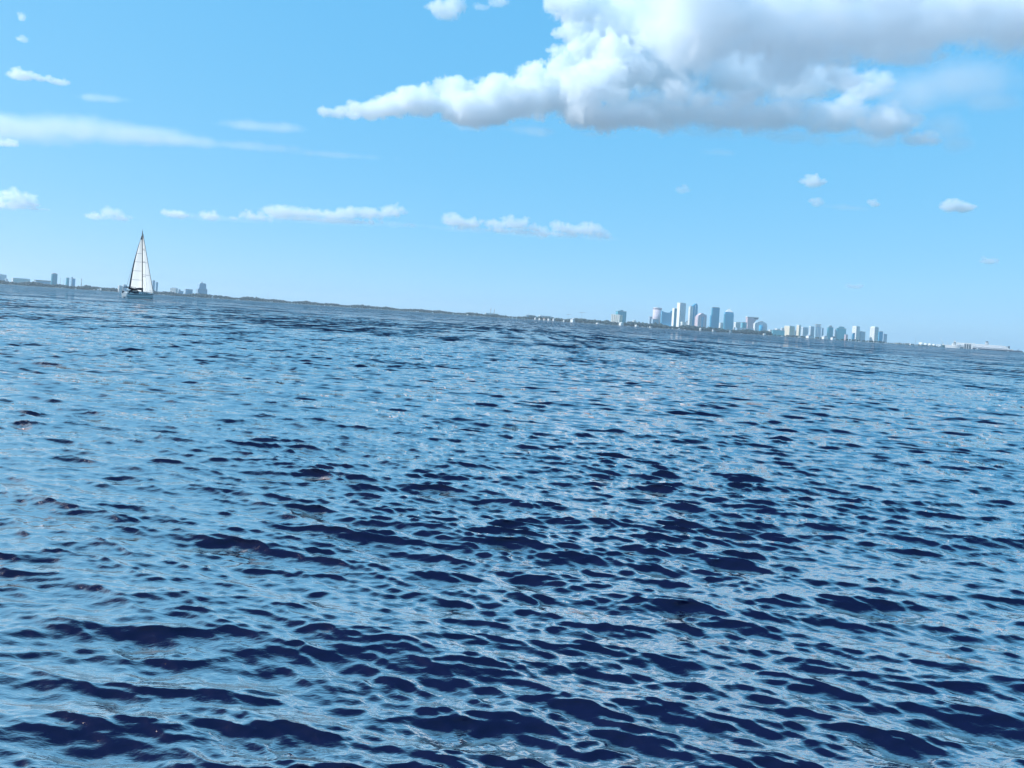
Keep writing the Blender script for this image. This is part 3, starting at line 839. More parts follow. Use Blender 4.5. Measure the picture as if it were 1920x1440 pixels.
def motorboat(label, px, wpx, D, heading, group=None, fly=False):
    m = D / FPX
    o = root('motorboat', label, 'boat', px, D, 0, group)
    o.location.z = 0
    o.rotation_euler = (0, 0, math.radians(heading))
    L_ = wpx * m; B = L_ * .3; fb = L_ * .10
    add('hull', hull_mesh('hull', L_, B, fb, fb * .5, M_hullw, 10, .85, .5)[0], o)
    box('cabin', -L_ * .22, L_ * .18, -B * .34, B * .34, fb * 1.02, fb * 2.3, M_hullw, o, fb * .25)
    box('windscreen', L_ * .10, L_ * .2, -B * .30, B * .30, fb * 1.25, fb * 2.0, M_pane, o, fb * .2)
    box('side_window', -L_ * .18, L_ * .08, -B * .352, -B * .25, fb * 1.4, fb * 1.85, M_pane, o)
    if fly:
        box('flybridge', -L_ * .18, L_ * .06, -B * .26, B * .26, fb * 2.31, fb * 3.2, M_hullw, o, fb * .15)
    tube('mast', [(-L_ * .1, 0, fb * 2.2), (-L_ * .13, 0, fb * (4.4 if fly else 3.6))], L_ * .006, M_plant, o, 6)

motorboat('white motor yacht moored below the cream condominium, near the trees', 1178, 5, 4330, 10)
motorboat('white motorboat moored left of the round tower bank', 1204, 5, 4300, 175)
motorboat('larger white motor yacht moored below the tallest white tower', 1274, 9, 4280, 5, fly=True)
motorboat('small white motorboat behind the larger yacht below the tallest white tower', 1284, 4.5, 4290, 170)
motorboat('white motorboat moored below the small white stair tower', 1390, 4, 4330, 8)
motorboat('white motor yacht at the quay left of the white pavilion', 1500, 8, 4380, 5)
motorboat('white motorboat at the quay below the teal hall', 1466, 6, 4350, 178)
motorboat('first small white boat moored below the last tall white towers', 1612, 6, 4430, 4)
motorboat('second small white boat moored below the last tall white towers', 1628, 7, 4440, 176)
motorboat('third small white boat moored below the last tall white towers', 1645, 6, 4450, 5)
motorboat('white cabin boat at the end of the pale row', 1660, 5, 4480, 170, fly=True)
motorboat('white motorboat out on the water in front of the long cruise ship', 1832, 8.5, 3300, 186, fly=True)
motorboat('low white launch in front of the ship with the dark funnel', 1890.5, 5.5, 3500, 5)

# ------------------------------------------------------------------ port
def tank(label, px, rpx, hpx, D):
    m = D / FPX
    o = root('storage_tank', label, 'tank', px, D, 0)
    h = hpx * m; r = rpx * m
    plan_prism('shell', circle(r, 28), -1, h * .86, M_white, o, True)
    plan_prism('roof', circle(r * 1.01, 28), h * .86, h, M_white, o, True, .12)
    tube('ladder', [(-r * .7, -r * .74, 0), (-r * .7, -r * .74, h * .86)], .35, M_plant, o, 6)
for i, (px, r, h, lab) in enumerate(((1727, 4.2, 6.5, 'white port storage tank, first of four'), (1735.5, 3.6, 5.2, 'white port storage tank, second of four'),
                                      (1743.5, 3.6, 5.4, 'white port storage tank, third of four'), (1751, 3.2, 5.0, 'white port storage tank nearest the slanted crane'))):
    tank(lab, px, r, h, 4850 + 15 * i)
tower('low white port shed right of the pale tower row', 1680, 1691, 643, 4800, F_white, .8, 58, name='port_shed', cat='building', parapet=False)
tower('second low white port shed left of the tall lamp mast', 1697, 1711, 644, 4800, F_white, .8, 58, name='port_shed', cat='building', parapet=False, plant=(.1, .3, .5))
tower('long pale port shed behind the four white tanks', 1754, 1766, 645.2, 4900, F_pale, .8, 58, name='port_shed', cat='building', parapet=False)
o = root('mast', 'tall thin lamp mast between the white sheds and tanks of the port', 'mast', 1716, 4800)
hh = height(1716, 635, 4800)
tube('pole', [(0, 0, -1), (0, 0, hh)], [1.0, .5], M_plant, o, 8)
plan_prism('lamp_ring', circle(2.2, 12), hh, hh + 1.2, M_plant, o, True)
def jib_crane(label, px, D, tip, mid):
    m = D / FPX
    o = root('harbour_crane', label, 'crane', px, D)
    for s_ in (-1, 1):
        box('leg', s_ * 4 - .8, s_ * 4 + .8, -1, 1, -1, mid * m * .5, M_plant, o)
    box('machine_house', -5.5, 5.5, -3, 3, mid * m * .5, mid * m, M_white, o)
    tube('boom', [(-1, 0, mid * m), (tip[0] * m, 0, tip[1] * m)], [1.2, .7], M_white, o, 6)
    tube('stay', [(3.5, 0, mid * m), (tip[0] * m * .5, 0, tip[1] * m * .72)], .4, M_plant, o, 6)
jib_crane('slanted white harbour crane left of the small white ship', 1768.5, 4700, (-5.5, 17), 6)
jib_crane('short grey harbour crane right of the slanted white one', 1778, 4720, (-3, 11), 5)

def ship(label, px, wpx, D, heading, fb, name='ship'):
    m = D / FPX
    o = root(name, label, 'ship', px, D, 0)
    o.location.z = 0
    o.rotation_euler = (0, 0, math.radians(heading))
    return o, wpx * m, m
o, L_, m = ship('small white cargo ship with dark-striped wheelhouse at the port', 1787, 26, 4560, -38, 0, 'cargo_ship')
add('hull', hull_mesh('hull', L_, L_ * .24, 5.2 * m, 3, M_hullw, 14, .9, .3)[0], o)
box('superstructure', -L_ * .1, L_ * .22, -L_ * .08, L_ * .08, 5.3 * m, 9 * m, M_hullw, o)
box('wheelhouse', L_ * .0, L_ * .18, -L_ * .07, L_ * .07, 9.01 * m, 13 * m, M_hullw, o, 2)
for u in (.03, .12):
    box('dark_stripe', L_ * u, L_ * u + 4, -L_ * .082, -L_ * .0, 6 * m, 12.0 * m, M_dark, o)
prism('mast', [(L_ * .06, 13.01 * m), (L_ * .12, 13.01 * m), (L_ * .09, 16.5 * m)], -1, 1, M_plant, o)
box('hatch_cover', L_ * .25, L_ * .4, -L_ * .07, L_ * .07, 5.6 * m, 6.4 * m, M_plant, o)
tower('dark green stack of cargo on the quay left of the small white ship', 1766.5, 1777, 647, 4640, mat_plain('dark_green_steel', (.04, .10, .09)), .2, name='cargo_stack', cat='cargo', parapet=False)

o, L_, m = ship('long white cruise ship with grey funnel and dark lower windows', 1843, 94, 4760, -40, 0, 'cruise_ship')
add('hull', hull_mesh('hull', L_, 34, 3.0 * m, 5, M_navy, 16, .95, .25)[0], o)
box('lower_decks', -L_ * .46, L_ * .42, -16, 16, 3.05 * m, 5.6 * m, mat_facade('ship_decks', (.72, .73, .74), (.05, .09, .14), 6.5, 9, .62, .8), o)
box('upper_decks', -L_ * .45, L_ * .40, -15, 15, 5.61 * m, 9.2 * m, mat_facade('ship_balconies', (.74, .75, .76), (.28, .36, .44), 3.0, 3.2, .4, .7), o)
prism('top_deck', [(-L_ * .46, 9.21 * m), (L_ * .41, 9.21 * m), (L_ * .36, 10.1 * m), (-L_ * .46, 11.2 * m)], -15.5, 15.5, M_hullw, o)
prism('bridge_front', [(L_ * .40, 3.1 * m), (L_ * .455, 3.1 * m), (L_ * .405, 8.6 * m), (L_ * .40, 8.6 * m)], -13, 13, M_hullw, o)
plan_prism('funnel', [(x_ + L_ * .06, y_) for x_, y_ in circle(3.2 * m, 18, .55)], 10.3 * m, 14.5 * m, M_plant, o, True, .96)
plan_prism('funnel_cap', [(x_ + L_ * .06, y_) for x_, y_ in circle(2.2 * m, 18, .55)], 14.5 * m, 17 * m, M_dark, o, True, .96)
for i in range(7):
    u = -L_ * .38 + i * L_ * .11
    box('lifeboat', u, u + 11, -18.5, -15.9, 5.7 * m, 5.7 * m + 4, M_hullw, o, 0, .8)
tube('radar_mast', [(L_ * .30, 0, 9.6 * m), (L_ * .29, 0, 14 * m)], [1.4, .6], M_hullw, o, 8)

D = 4650; m = D / FPX
o = root('cruise_terminal', 'open dark-fronted quay terminal with white frame at the stern of the cruise ship', 'building', 1813.5, D, 8)
h = height(1813.5, 643, D); w = 12 * m
box('shaded_interior', -w * .44, w * .44, -8, 12, -1, h * .78, M_dark, o)  # solid dark box: shade inside the open terminal put into its colour
box('roof_slab', -w / 2, w * .62, -11, 13, h * .84, h, M_white, o)
for u in (-.47, -.16, .16):
    box('post', u * w - 1.2, u * w + 1.2, -10.5, -8.2, -1, h * .84, M_white, o)
prism('slanted_brace', [(w * .50, -1), (w * .66, -1), (w * .72, h * .55), (w * .95, h * 1.12), (w * .82, h * 1.12), (w * .56, h * .6)], -10, -6, M_white, o)

o, L_, m = ship('low white and dark ship with black funnel at the right picture edge', 1890, 42, 4680, -40, 0, 'ferry')
add('hull', hull_mesh('hull', L_, 18, 2.6 * m, 4, M_navy, 14, .9, .4)[0], o)
box('deck_house', -L_ * .42, L_ * .2, -7.5, 7.5, 2.65 * m, 4.8 * m, F_white, o)
box('upper_deck_house', -L_ * .36, L_ * .02, -6.5, 6.5, 4.81 * m, 7.0 * m, F_white, o)
plan_prism('funnel', [(x_ + L_ * .02, y_) for x_, y_ in circle(1.9 * m, 14, .6)], 6.0 * m, 10.6 * m, M_dark, o, True, .9)
tube('foremast', [(L_ * .40, 0, 2.4 * m), (L_ * .40, 0, 7 * m)], [1.5, .8], M_dark, o, 8)
o = root('beacon', 'dark channel marker post at the end of the right shore', 'beacon', 1908, 4900)
hh = height(1908, 655.0, 4900)
plan_prism('post', circle(3.2, 12), -3, hh * .8, M_dark, o, True, .8)
plan_prism('lantern', circle(2.0, 12), hh * .8, hh, M_plant, o, True, .9)

# ------------------------------------------------------------------ sailing yacht
def sailboat():
    D = 220.0
    px = 262.0
    d = ray(px, 560.5)
    o = bpy.data.objects.new('sailboat', None); C.objects.link(o)
    th = math.radians(9)             # heading, clockwise from the view direction
    o.location = (d.x * D, D, 0.0)
    heel = math.radians(-3.9)
    M = Matrix.Rotation(math.pi / 2 - th, 4, 'Z') @ Matrix.Rotation(heel, 4, 'X')
    o.rotation_euler = M.to_euler()
    tag(o, 'white sailing yacht under full sail with dark mast on the bay', 'sailboat')
    cloth = mat_plain('sailcloth', (0.95, 0.93, 0.88), 0.8, 0, 0.03, 0.6, 0.7)
    strip = mat_plain('navy_strip', (0.025, 0.035, 0.07), 0.8)  # navy tone for the mainsail's aft edge, its head and the forestay
    spar = mat_plain('shade_toned_spar', (0.035, 0.04, 0.05), 0.4)  # shaded look of the mast put into the base colour
    canvas = mat_plain('dark_navy_canvas', (0.015, 0.018, 0.035), 0.9)
    steel = mat_plain('stainless_steel', (0.55, 0.56, 0.58), 0.25, 1.0)
    teak = mat_plain('teak_deck', (0.32, 0.22, 0.13), 0.7)
    stripe = mat_plain('blue_grey_topside_stripe', (0.03, 0.05, 0.09), 0.4)
    L_, B, fb = 13.5, 3.7, 1.35
    me, secs = hull_mesh('hull', L_, B, fb, .7, M_hullw, 26, .55, .55, .10, .82)
    add('hull', me, o)
    # boot top: dark band hugging the waterline, and a sheer stripe under the rail
    def band(name, z0, z1, mat, out=.015):
        V = []; F = []
        for side in (1, -1):
            b0 = len(V)
            for pts in secs:
                a, m_, w_ = pts[0], pts[1], pts[2]
                def at_z(z):
                    p, q = (a, m_) if z > m_[2] else (m_, w_) if z > 0 else (w_, pts[3])
                    t = (z - q[2]) / (p[2] - q[2])
                    return (q[0] + (p[0] - q[0]) * t, (q[1] + (p[1] - q[1]) * t + out) * side, z)
                zt = z1 if z1 < 0.6 else a[2] - (fb - z1)
                zb = z0 if z1 < 0.6 else a[2] - (fb - z0)
                V += [at_z(zb), at_z(zt)]
            for i in range(len(secs) - 1):
                F.append((b0 + 2 * i, b0 + 2 * i + 2, b0 + 2 * i + 3, b0 + 2 * i + 1))
        return add(name, me_from(name, V, F, mat), o)
    band('boot_top', -.05, .42, canvas)
    band('sheer_stripe', fb - .36, fb - .12, stripe)
    tr = box('transom_panel', -L_ / 2 - .03, -L_ / 2 + .03, -.7, .7, .45, 1.15, M_hullw, o)
    box('rudder', -L_ / 2 + .05, -L_ / 2 + .55, -.05, .05, -1.2, .25, M_red, o)
    # deck gear
    prism('cabin_trunk', [(-2.2, fb - .02), (3.2, fb + .06), (2.6, fb + .42), (1.0, fb + .55), (-2.2, fb + .62)], -1.15, 1.15, M_hullw, o)
    for i in range(4):
        for s_ in (-1, 1):
            box('cabin_window', -1.7 + i * 1.0, -1.1 + i * 1.0, s_ * 1.16 - .03, s_ * 1.16 + .03, fb + .2, fb + .42, M_pane, o)
    box('cockpit_coaming', -5.9, -2.25, -1.35, 1.35, fb - .05, fb + .3, M_hullw, o, .12)
    box('cockpit_sole', -5.6, -2.6, -.8, .8, fb + .305, fb + .32, teak, o)
    # dodger and bimini
    V = []; F = []
    for j, x in enumerate((-2.9, -2.5, -2.0)):
        for i in range(9):
            a = math.pi * i / 8
            V.append((x, -1.25 * math.cos(a), fb + .35 + (1.15, 1.2, .75)[j] * math.sin(a) ** .6))
    for j in range(2):
        for i in range(8):
            F.append((j * 9 + i, j * 9 + i + 1, j * 9 + i + 10, j * 9 + i + 9))
    add('dodger', me_from('dodger', V, F, canvas, True), o)
    V = []; F = []
    for j, x in enumerate((-5.6, -4.6, -3.5)):
        for i in range(7):
            a = i / 6 * 2 - 1
            V.append((x, a * 1.35, fb + 2.0 - .18 * a * a - (.05 if j != 1 else 0)))
    for j in range(2):
        for i in range(6):
            F.append((j * 7 + i, j * 7 + i + 1, j * 7 + i + 8, j * 7 + i + 7))
    bim = add('bimini', me_from('bimini', V, F, canvas, True), o)
    so = bim.modifiers.new('cloth_thickness', 'SOLIDIFY'); so.thickness = .06
    for x in (-5.5, -3.6):
        for s_ in (-1, 1):
            tube('bimini_frame', [(x, s_ * 1.33, fb + .1), (x, s_ * 1.33, fb + 1.82)], .03, canvas, o, 6)
    wheel = [(-4.9, .42 * math.cos(a), fb + .95 + .42 * math.sin(a)) for a in [2 * math.pi * i / 20 for i in range(21)]]
    tube('steering_wheel', wheel, .03, steel, o, 6)
    box('binnacle', -4.85, -4.55, -.14, .14, fb + .33, fb + 1.15, M_hullw, o)
    box('life_raft', 3.3, 4.1, -.45, .45, fb + .12, fb + .5, M_hullw, o, .06)
    box('anchor_locker', 5.0, 5.7, -.3, .3, fb + .28, fb + .42, canvas, o)
    # spars
    mx, mtop = 1.1, 20.1
    tube('mast', [(mx, 0, fb - .3), (mx, 0, 9), (mx, 0, mtop)], [.15, .14, .11], spar, o, 10)
    for z, w_ in ((6.6, 1.15), (11.0, .9), (14.8, .65)):
        tube('spreader', [(mx, -w_, z), (mx, 0, z + .03), (mx, w_, z)], .045, spar, o, 6)
    tube('antenna', [(mx, 0, mtop), (mx, 0, mtop + .7)], .03, spar, o, 5)
    ba = math.radians(11)
    bl = 4.75
    def boom_pt(u, z): return Vector((mx - .15 - bl * u * math.cos(ba), bl * u * math.sin(ba), z))
    bz = fb + 1.35
    tube('boom', [boom_pt(0, bz), boom_pt(1, bz + .1)], .12, spar, o, 8)
    cov = [boom_pt(u, bz + .22 + .08 * math.sin(u * 9)) for u in [i / 10 for i in range(11)]]
    tube('sail_cover', cov, [.36, .34, .30, .28, .27, .25, .24, .22, .22, .20, .15], canvas, o, 10)
    tube('mast_boot', [(mx, 0, fb + .3), (mx, 0, fb + 2.0)], [.26, .24], canvas, o, 10)
    # mainsail
    hz, fz = 18.7, bz + .35
    NU, NV = 14, 30
    def main_pt(u, v):
        z = fz + (hz - fz) * v
        wdt = (1 - v) ** .92 + .045 * math.sin(math.pi * min(1, v * 1.02)) * 1.0
        c = bl * max(wdt, .02) * u * .97
        camber = .10 * bl * math.sin(math.pi * min(1, u) * .95) * (1 - .6 * v)
        tw = ba + .20 * v
        return Vector((mx - .17 - c * math.cos(tw) - camber * math.sin(tw) * .2, c * math.sin(tw) + camber, z))
    def sheet(name, fn, u0, u1, v0, v1, nu, nv, mat, lift=0.0):
        V = [fn(u0 + (u1 - u0) * i / nu, v0 + (v1 - v0) * j / nv) + Vector((0, lift, 0)) for j in range(nv + 1) for i in range(nu + 1)]
        F = [(j * (nu + 1) + i, j * (nu + 1) + i + 1, (j + 1) * (nu + 1) + i + 1, (j + 1) * (nu + 1) + i) for j in range(nv) for i in range(nu)]
        return me_from(name, V, F, mat, True)
    ms = add('mainsail', sheet('mainsail', main_pt, 0, .87, 0, 1, NU, NV, cloth), o)
    sm = add('leech_strip', sheet('leech_strip', main_pt, .82, 1.0, 0, 1, 3, NV, strip, -.012), ms)
    sm.modifiers.new('cloth_thickness', 'SOLIDIFY').thickness = .05
    for v in (.16, .33, .50, .66):
        add('batten', sheet('batten', main_pt, .03, .83, v, v + .006, 10, 1, mat_plain('seam_tape', (.45, .45, .46)), -.02), ms)
    add('head_board', sheet('head_board', main_pt, 0, 1, .93, 1, 3, 3, strip, -.02), ms)
    # genoa
    tack = Vector((6.4, 0, fb + .75)); head = Vector((mx + .22, 0, 18.9)); clew = Vector((mx - .4, 1.55, fb + 1.15))
    def genoa_pt(u, v):
        l = tack.lerp(head, v)
        e = clew.lerp(head, v) + Vector((.25, 0, 0)) * math.sin(math.pi * v)
        p = l.lerp(e, u)
        ch = (e - l).length
        return p + Vector((.0, .14 * ch * math.sin(math.pi * u ** .8) , 0))
    gs = add('genoa', sheet('genoa', genoa_pt, 0, 1, 0, 1, 16, 30, cloth), o)
    for v in (.30, .52, .74):
        add('seam', sheet('seam', genoa_pt, .03, .98, v, v + .007, 10, 1, MATS['seam_tape'], -.02), gs)
    tube('forestay_foil', [tack - Vector((0, 0, .6)), head + Vector((0, 0, .5))], .07, strip, o, 6)
    tube('furling_drum', [tack - Vector((0, 0, .55)), tack - Vector((0, 0, .2))], .16, spar, o, 10)
    # standing rigging and rails
    tube('backstay', [(-L_ / 2 + .15, 0, fb + .1), (mx, 0, mtop - .1)], .022, spar, o, 5)
    for s_ in (-1, 1):
        tube('cap_shroud', [(mx - .1, s_ * 1.8, fb + .1), (mx, s_ * 1.15, 6.6), (mx, s_ * .9, 11), (mx, s_ * .65, 14.8), (mx, 0, mtop - .3)], .02, spar, o, 5)
        tube('lower_shroud', [(mx - .5, s_ * 1.75, fb + .1), (mx, 0, 6.5)], .02, spar, o, 5)
        rail = []
        for i in range(2, 25, 2):
            x, y, z = secs[i][0]
            rail.append((x, (y - .06) * s_, z + .68))
            tube('stanchion', [(x, (y - .06) * s_, z - .02), (x, (y - .06) * s_, z + .68)], .028, steel, o, 6)
        tube('guard_rail', rail, .016, steel, o, 5)
    for s_ in (-1, 1):
        V = []; F = []
        for i in range(1, 9):
            x, y, z = secs[i][0]
            V += [(x, (y - .05) * s_, z + .06), (x, (y - .05) * s_, z + .64)]
        for i in range(7):
            F.append((2 * i, 2 * i + 2, 2 * i + 3, 2 * i + 1))
        wc = add('weather_cloth', me_from('weather_cloth', V, F, canvas), o)
        wc.modifiers.new('cloth_thickness', 'SOLIDIFY').thickness = .02
    bx, by, bzz = secs[-1][0]
    tube('pulpit', [(bx - 1.3, .62, bzz + .68), (bx - .5, .40, bzz + .85), (bx + .1, 0, bzz + .88), (bx - .5, -.40, bzz + .85), (bx - 1.3, -.62, bzz + .68)], .045, spar, o, 6)
    for s_ in (-1, 1):
        tube('pulpit_leg', [(bx - .6, s_ * .36, bzz - .1), (bx - .5, s_ * .40, bzz + .85)], .04, spar, o, 6)
    sx, sy, sz = secs[0][0]
    tube('pushpit', [(sx + 1.2, sy + .1, sz + .68), (sx + .1, sy - .1, sz + .75), (sx + .05, -sy + .1, sz + .75), (sx + 1.2, -sy - .1, sz + .68)], .035, steel, o, 6)
    # furled dark bundles and crew gear amidships that break up the deck line
    tube('spinnaker_pole', [(-.5, -1.35, fb + .35), (4.2, -.9, fb + .55)], .07, spar, o, 6)
    box('fender_basket', -6.2, -5.7, -.6, .6, fb + .05, fb + .55, M_hullw, o, .05)
    return o
sailboat()
print('objects', len(bpy.data.objects))
# ------------------------------------------------------------------ clouds
def cloud_material(dens, aniso=0.35, color=(0.968, 0.988, 1, 1)):
    m = bpy.data.materials.new('cloud_vapour')
    m.use_nodes = True
    n = m.node_tree.nodes; L = m.node_tree.links
    n.remove(n['Principled BSDF'])
    pv = n.new('ShaderNodeVolumePrincipled')
    pv.inputs['Color'].default_value = color
    pv.inputs['Density'].default_value = dens
    pv.inputs['Anisotropy'].default_value = aniso
    L.new(pv.outputs[0], n['Material Output'].inputs['Volume'])
    return m

def lattice_noise(shape, cell, rng):
    """Smooth value noise on a grid (trilinear with smoothstep)."""
    nz = [int(s / cell) + 3 for s in shape]
    g = rng.random(nz, dtype=np.float32)
    out = g
    for ax in range(3):
        p = np.arange(shape[ax]) / cell
        i = p.astype(int); f = (p - i).astype(np.float32); f = f * f * (3 - 2 * f)
        sh = [1, 1, 1]; sh[ax] = -1
        f = f.reshape(sh)
        out = np.take(out, i, axis=ax) * (1 - f) + np.take(out, i + 1, axis=ax) * f
    return out

CLOUD_N = [0]
def cloud(label, blobs, depth, seed, vox_px=1.7, k=0.10, rough=0.95, wisp=False, soft=0.30, flat=0.35, kids=7, group=None):
    """blobs: (px, py, radius_px_x, radius_px_y, depth offset in px). One vapour volume hanging at the given depth."""
    rng = np.random.default_rng(seed)
    m_px = depth / FPX
    vox = vox_px * m_px
    dens = k / m_px
    P = []
    for (bx, by, rx, ry, dz) in blobs:
        c = at(bx, by, depth + dz * m_px)
        P.append((c.x, c.y, c.z, rx * m_px, min(rx, 2.0 * ry) * m_px * 0.85, ry * m_px))
    E = list(P)
    lvl = P
    if not wisp:
        for gen in range(2):
            nxt = []
            for (x, y, z, a, b, c) in lvl:
                for _ in range(kids if gen == 0 else 6):
                    th = rng.uniform(0, 2 * math.pi)
                    zz = rng.uniform(-flat, 1.0)
                    q = math.sqrt(max(0, 1 - zz * zz))
                    s = rng.uniform(0.22, 0.5)
                    rr = (a * b * c) ** (1 / 3) * s
                    nxt.append((x + a * q * math.cos(th) * 0.92, y + b * q * math.sin(th) * 0.92, z + c * zz * 0.92, rr * 1.25, rr * 1.15, rr * 0.95))
            E += nxt
            lvl = nxt
    A = np.array(E)
    pad = 2.5 * vox
    lo = (A[:, :3] - A[:, 3:]).min(0) - pad
    hi = (A[:, :3] + A[:, 3:]).max(0) + pad
    nx, ny, nz = [int(math.ceil(v)) + 1 for v in (hi - lo) / vox]
    hi = lo + np.array([nx - 1, ny - 1, nz - 1]) * vox
    F = np.full((nz, ny, nx), -1.0, np.float32)
    for (x, y, z, a, b, c) in E:
        rad = np.array([a, b, c]) * 1.45 + vox
        i0 = np.maximum(((np.array([x, y, z]) - rad - lo) / vox).astype(int), 0)
        i1 = np.minimum(((np.array([x, y, z]) + rad - lo) / vox).astype(int) + 2, [nx, ny, nz])
        if (i1 <= i0).any(): continue
        gx = (lo[0] + np.arange(i0[0], i1[0]) * vox - x) / a
        gy = (lo[1] + np.arange(i0[1], i1[1]) * vox - y) / b
        gz = (lo[2] + np.arange(i0[2], i1[2]) * vox - z) / c
        d = np.sqrt(gz[:, None, None] ** 2 + gy[None, :, None] ** 2 + gx[None, None, :] ** 2)
        f = (1 - d) * min(1.0, (a * b * c) ** (1 / 3) / (6 * vox) + 0.3)
        sub = F[i0[2]:i1[2], i0[1]:i1[1], i0[0]:i1[0]]
        np.maximum(sub, f.astype(np.float32), out=sub)
    nse = np.zeros_like(F); amp = 1.0; tot = 0
    cell = max(4.0, np.sqrt((A[:len(P), 3:].mean())) / math.sqrt(vox) * math.sqrt(nz) * 0.5)
    for o_ in range(6):
        if cell < 1.7: break
        v = lattice_noise(F.shape, cell, rng)
        nse += amp * (np.abs(v * 2 - 1) if o_ >= 1 and not wisp else v)
        tot += amp; amp *= (0.72 if wisp else 0.88); cell /= 2.0
    nse /= tot
    F = F + ((0.40 if wisp else 0.345) - nse) * rough
    if wisp:
        D = np.clip(F * 1.6, 0, 1) ** 1.2
    else:
        D = np.clip(F / soft, 0, 1) ** 1.3
    D = D.astype(np.float32)
    D[0] = 0; D[-1] = 0; D[:, 0] = 0; D[:, -1] = 0; D[:, :, 0] = 0; D[:, :, -1] = 0
    me = bpy.data.meshes.new('cloud')
    me.vertices.add(nx * ny * nz)
    at_ = me.attributes.new('vapour', 'FLOAT', 'POINT')
    at_.data.foreach_set('value', D.ravel())
    mat = cloud_material(dens)
    me.materials.append(mat)
    ng = bpy.data.node_groups.new('cloud_grid', 'GeometryNodeTree')
    ng.interface.new_socket('Geometry', in_out='INPUT', socket_type='NodeSocketGeometry')
    ng.interface.new_socket('Geometry', in_out='OUTPUT', socket_type='NodeSocketGeometry')
    n = ng.nodes; L = ng.links
    gi = n.new('NodeGroupInput'); go = n.new('NodeGroupOutput')
    vc = n.new('GeometryNodeVolumeCube')
    vc.inputs['Min'].default_value = tuple(0.0 for _ in range(3))
    ext = hi - lo
    vc.inputs['Max'].default_value = tuple(float(v) for v in ext)
    vc.inputs['Resolution X'].default_value = nx
    vc.inputs['Resolution Y'].default_value = ny
    vc.inputs['Resolution Z'].default_value = nz
    pos = n.new('GeometryNodeInputPosition')
    dv = n.new('ShaderNodeVectorMath'); dv.operation = 'SCALE'; dv.inputs['Scale'].default_value = 1.0 / vox
    L.new(pos.outputs[0], dv.inputs[0])
    rd = n.new('ShaderNodeVectorMath'); rd.operation = 'ADD'; rd.inputs[1].default_value = (0.5, 0.5, 0.5)
    L.new(dv.outputs[0], rd.inputs[0])
    fl = n.new('ShaderNodeVectorMath'); fl.operation = 'FLOOR'
    L.new(rd.outputs[0], fl.inputs[0])
    sp = n.new('ShaderNodeSeparateXYZ'); L.new(fl.outputs[0], sp.inputs[0])
    def imath(op, a, b, c=None):
        q = n.new('FunctionNodeIntegerMath'); q.operation = op
        for s_, v in zip(q.inputs, (a, b) if c is None else (a, b, c)):
            if isinstance(v, (int, float)): s_.default_value = int(v)
            else: L.new(v, s_)
        return q.outputs[0]
    t1 = imath('MULTIPLY_ADD', sp.outputs['Z'], ny, sp.outputs['Y'])
    t2 = imath('MULTIPLY_ADD', t1, nx, sp.outputs['X'])
    na = n.new('GeometryNodeInputNamedAttribute'); na.data_type = 'FLOAT'; na.inputs['Name'].default_value = 'vapour'
    si = n.new('GeometryNodeSampleIndex'); si.data_type = 'FLOAT'; si.domain = 'POINT'; si.clamp = True
    L.new(gi.outputs[0], si.inputs['Geometry']); L.new(na.outputs[0], si.inputs['Value']); L.new(t2, si.inputs['Index'])
    L.new(si.outputs[0], vc.inputs['Density'])
    sm = n.new('GeometryNodeSetMaterial'); sm.inputs['Material'].default_value = mat
    L.new(vc.outputs[0], sm.inputs['Geometry']); L.new(sm.outputs[0], go.inputs[0])
    o = bpy.data.objects.new('cloud', me)
    C.objects.link(o)
    o.location = lo
    md = o.modifiers.new('grid', 'NODES'); md.node_group = ng
    tag(o, label, 'cloud', group, 'stuff')
    print('cloud', nx, ny, nz)
    return o


ARM = [(632, 212, 36, 9, 0), (690, 207, 46, 15, 10), (735, 200, 36, 20, 20), (770, 190, 30, 22, 0), (800, 196, 48, 26, 0), (838, 160, 24, 26, 40), (858, 178, 34, 30, 20), (880, 208, 80, 26, 0),
       (930, 178, 36, 32, 0), (965, 190, 56, 34, 0), (1000, 150, 34, 34, 30), (1030, 178, 60, 44, 40), (1060, 120, 36, 36, 60), (1078, 60, 30, 34, 70), (1075, 10, 46, 40, 80), (1110, 85, 44, 46, 70), (1100, 170, 66, 44, 0), (1140, 215, 90, 26, 0), (1150, 130, 60, 50, 40)]
BIG = [(1180, 40, 90, 80, 90), (1230, 205, 110, 36, 0), (1240, 120, 90, 60, 60), (1320, 40, 130, 80, -100), (1350, 215, 110, 30, 20),
       (1380, 140, 110, 50, 90), (1460, 215, 110, 30, 60), (1500, 50, 170, 76, -140), (1520, 150, 80, 36, 120), (1560, 215, 90, 30, 80),
       (1610, 165, 60, 22, 80), (1660, 228, 62, 30, 60), (1700, 40, 190, 46, -180), (1720, 262, 50, 12, 60), (1690, 105, 80, 16, -140), (1880, 25, 170, 50, -200), (2060, 10, 150, 56, -220),
       (1400, 45, 34, 26, -210), (1265, 170, 28, 20, -60), (1590, 150, 40, 14, -20), (1400, 180, 30, 16, -60)]
cloud('bright lumpy cumulus arm reaching left from the big cloud bank', ARM, 3600, 11, 1.8, 0.075, rough=2.1, soft=0.22)
cloud('huge grey-based cumulus bank filling the upper right of the sky', BIG, 3750, 12, 2.7, 0.046, rough=2.0, soft=0.45)
FAR = 12500
ROW = 'row of small cumulus above the far shore'
cloud('small white cumulus at the left picture edge above the sailboat height', [(-14, 380, 34, 15, 0), (28, 371, 30, 13, 0), (54, 383, 22, 10, 0), (60, 391, 34, 4, 0)], FAR, 31, 1.5, 0.07, soft=0.4, rough=1.6, group=ROW)
cloud('small slanting cumulus just above and left of the mast tip', [(180, 406, 19, 8, 0), (208, 399, 22, 9, 0), (226, 409, 22, 7, 0)], FAR + 300, 32, 1.4, 0.06, soft=0.4, rough=1.6, group=ROW)
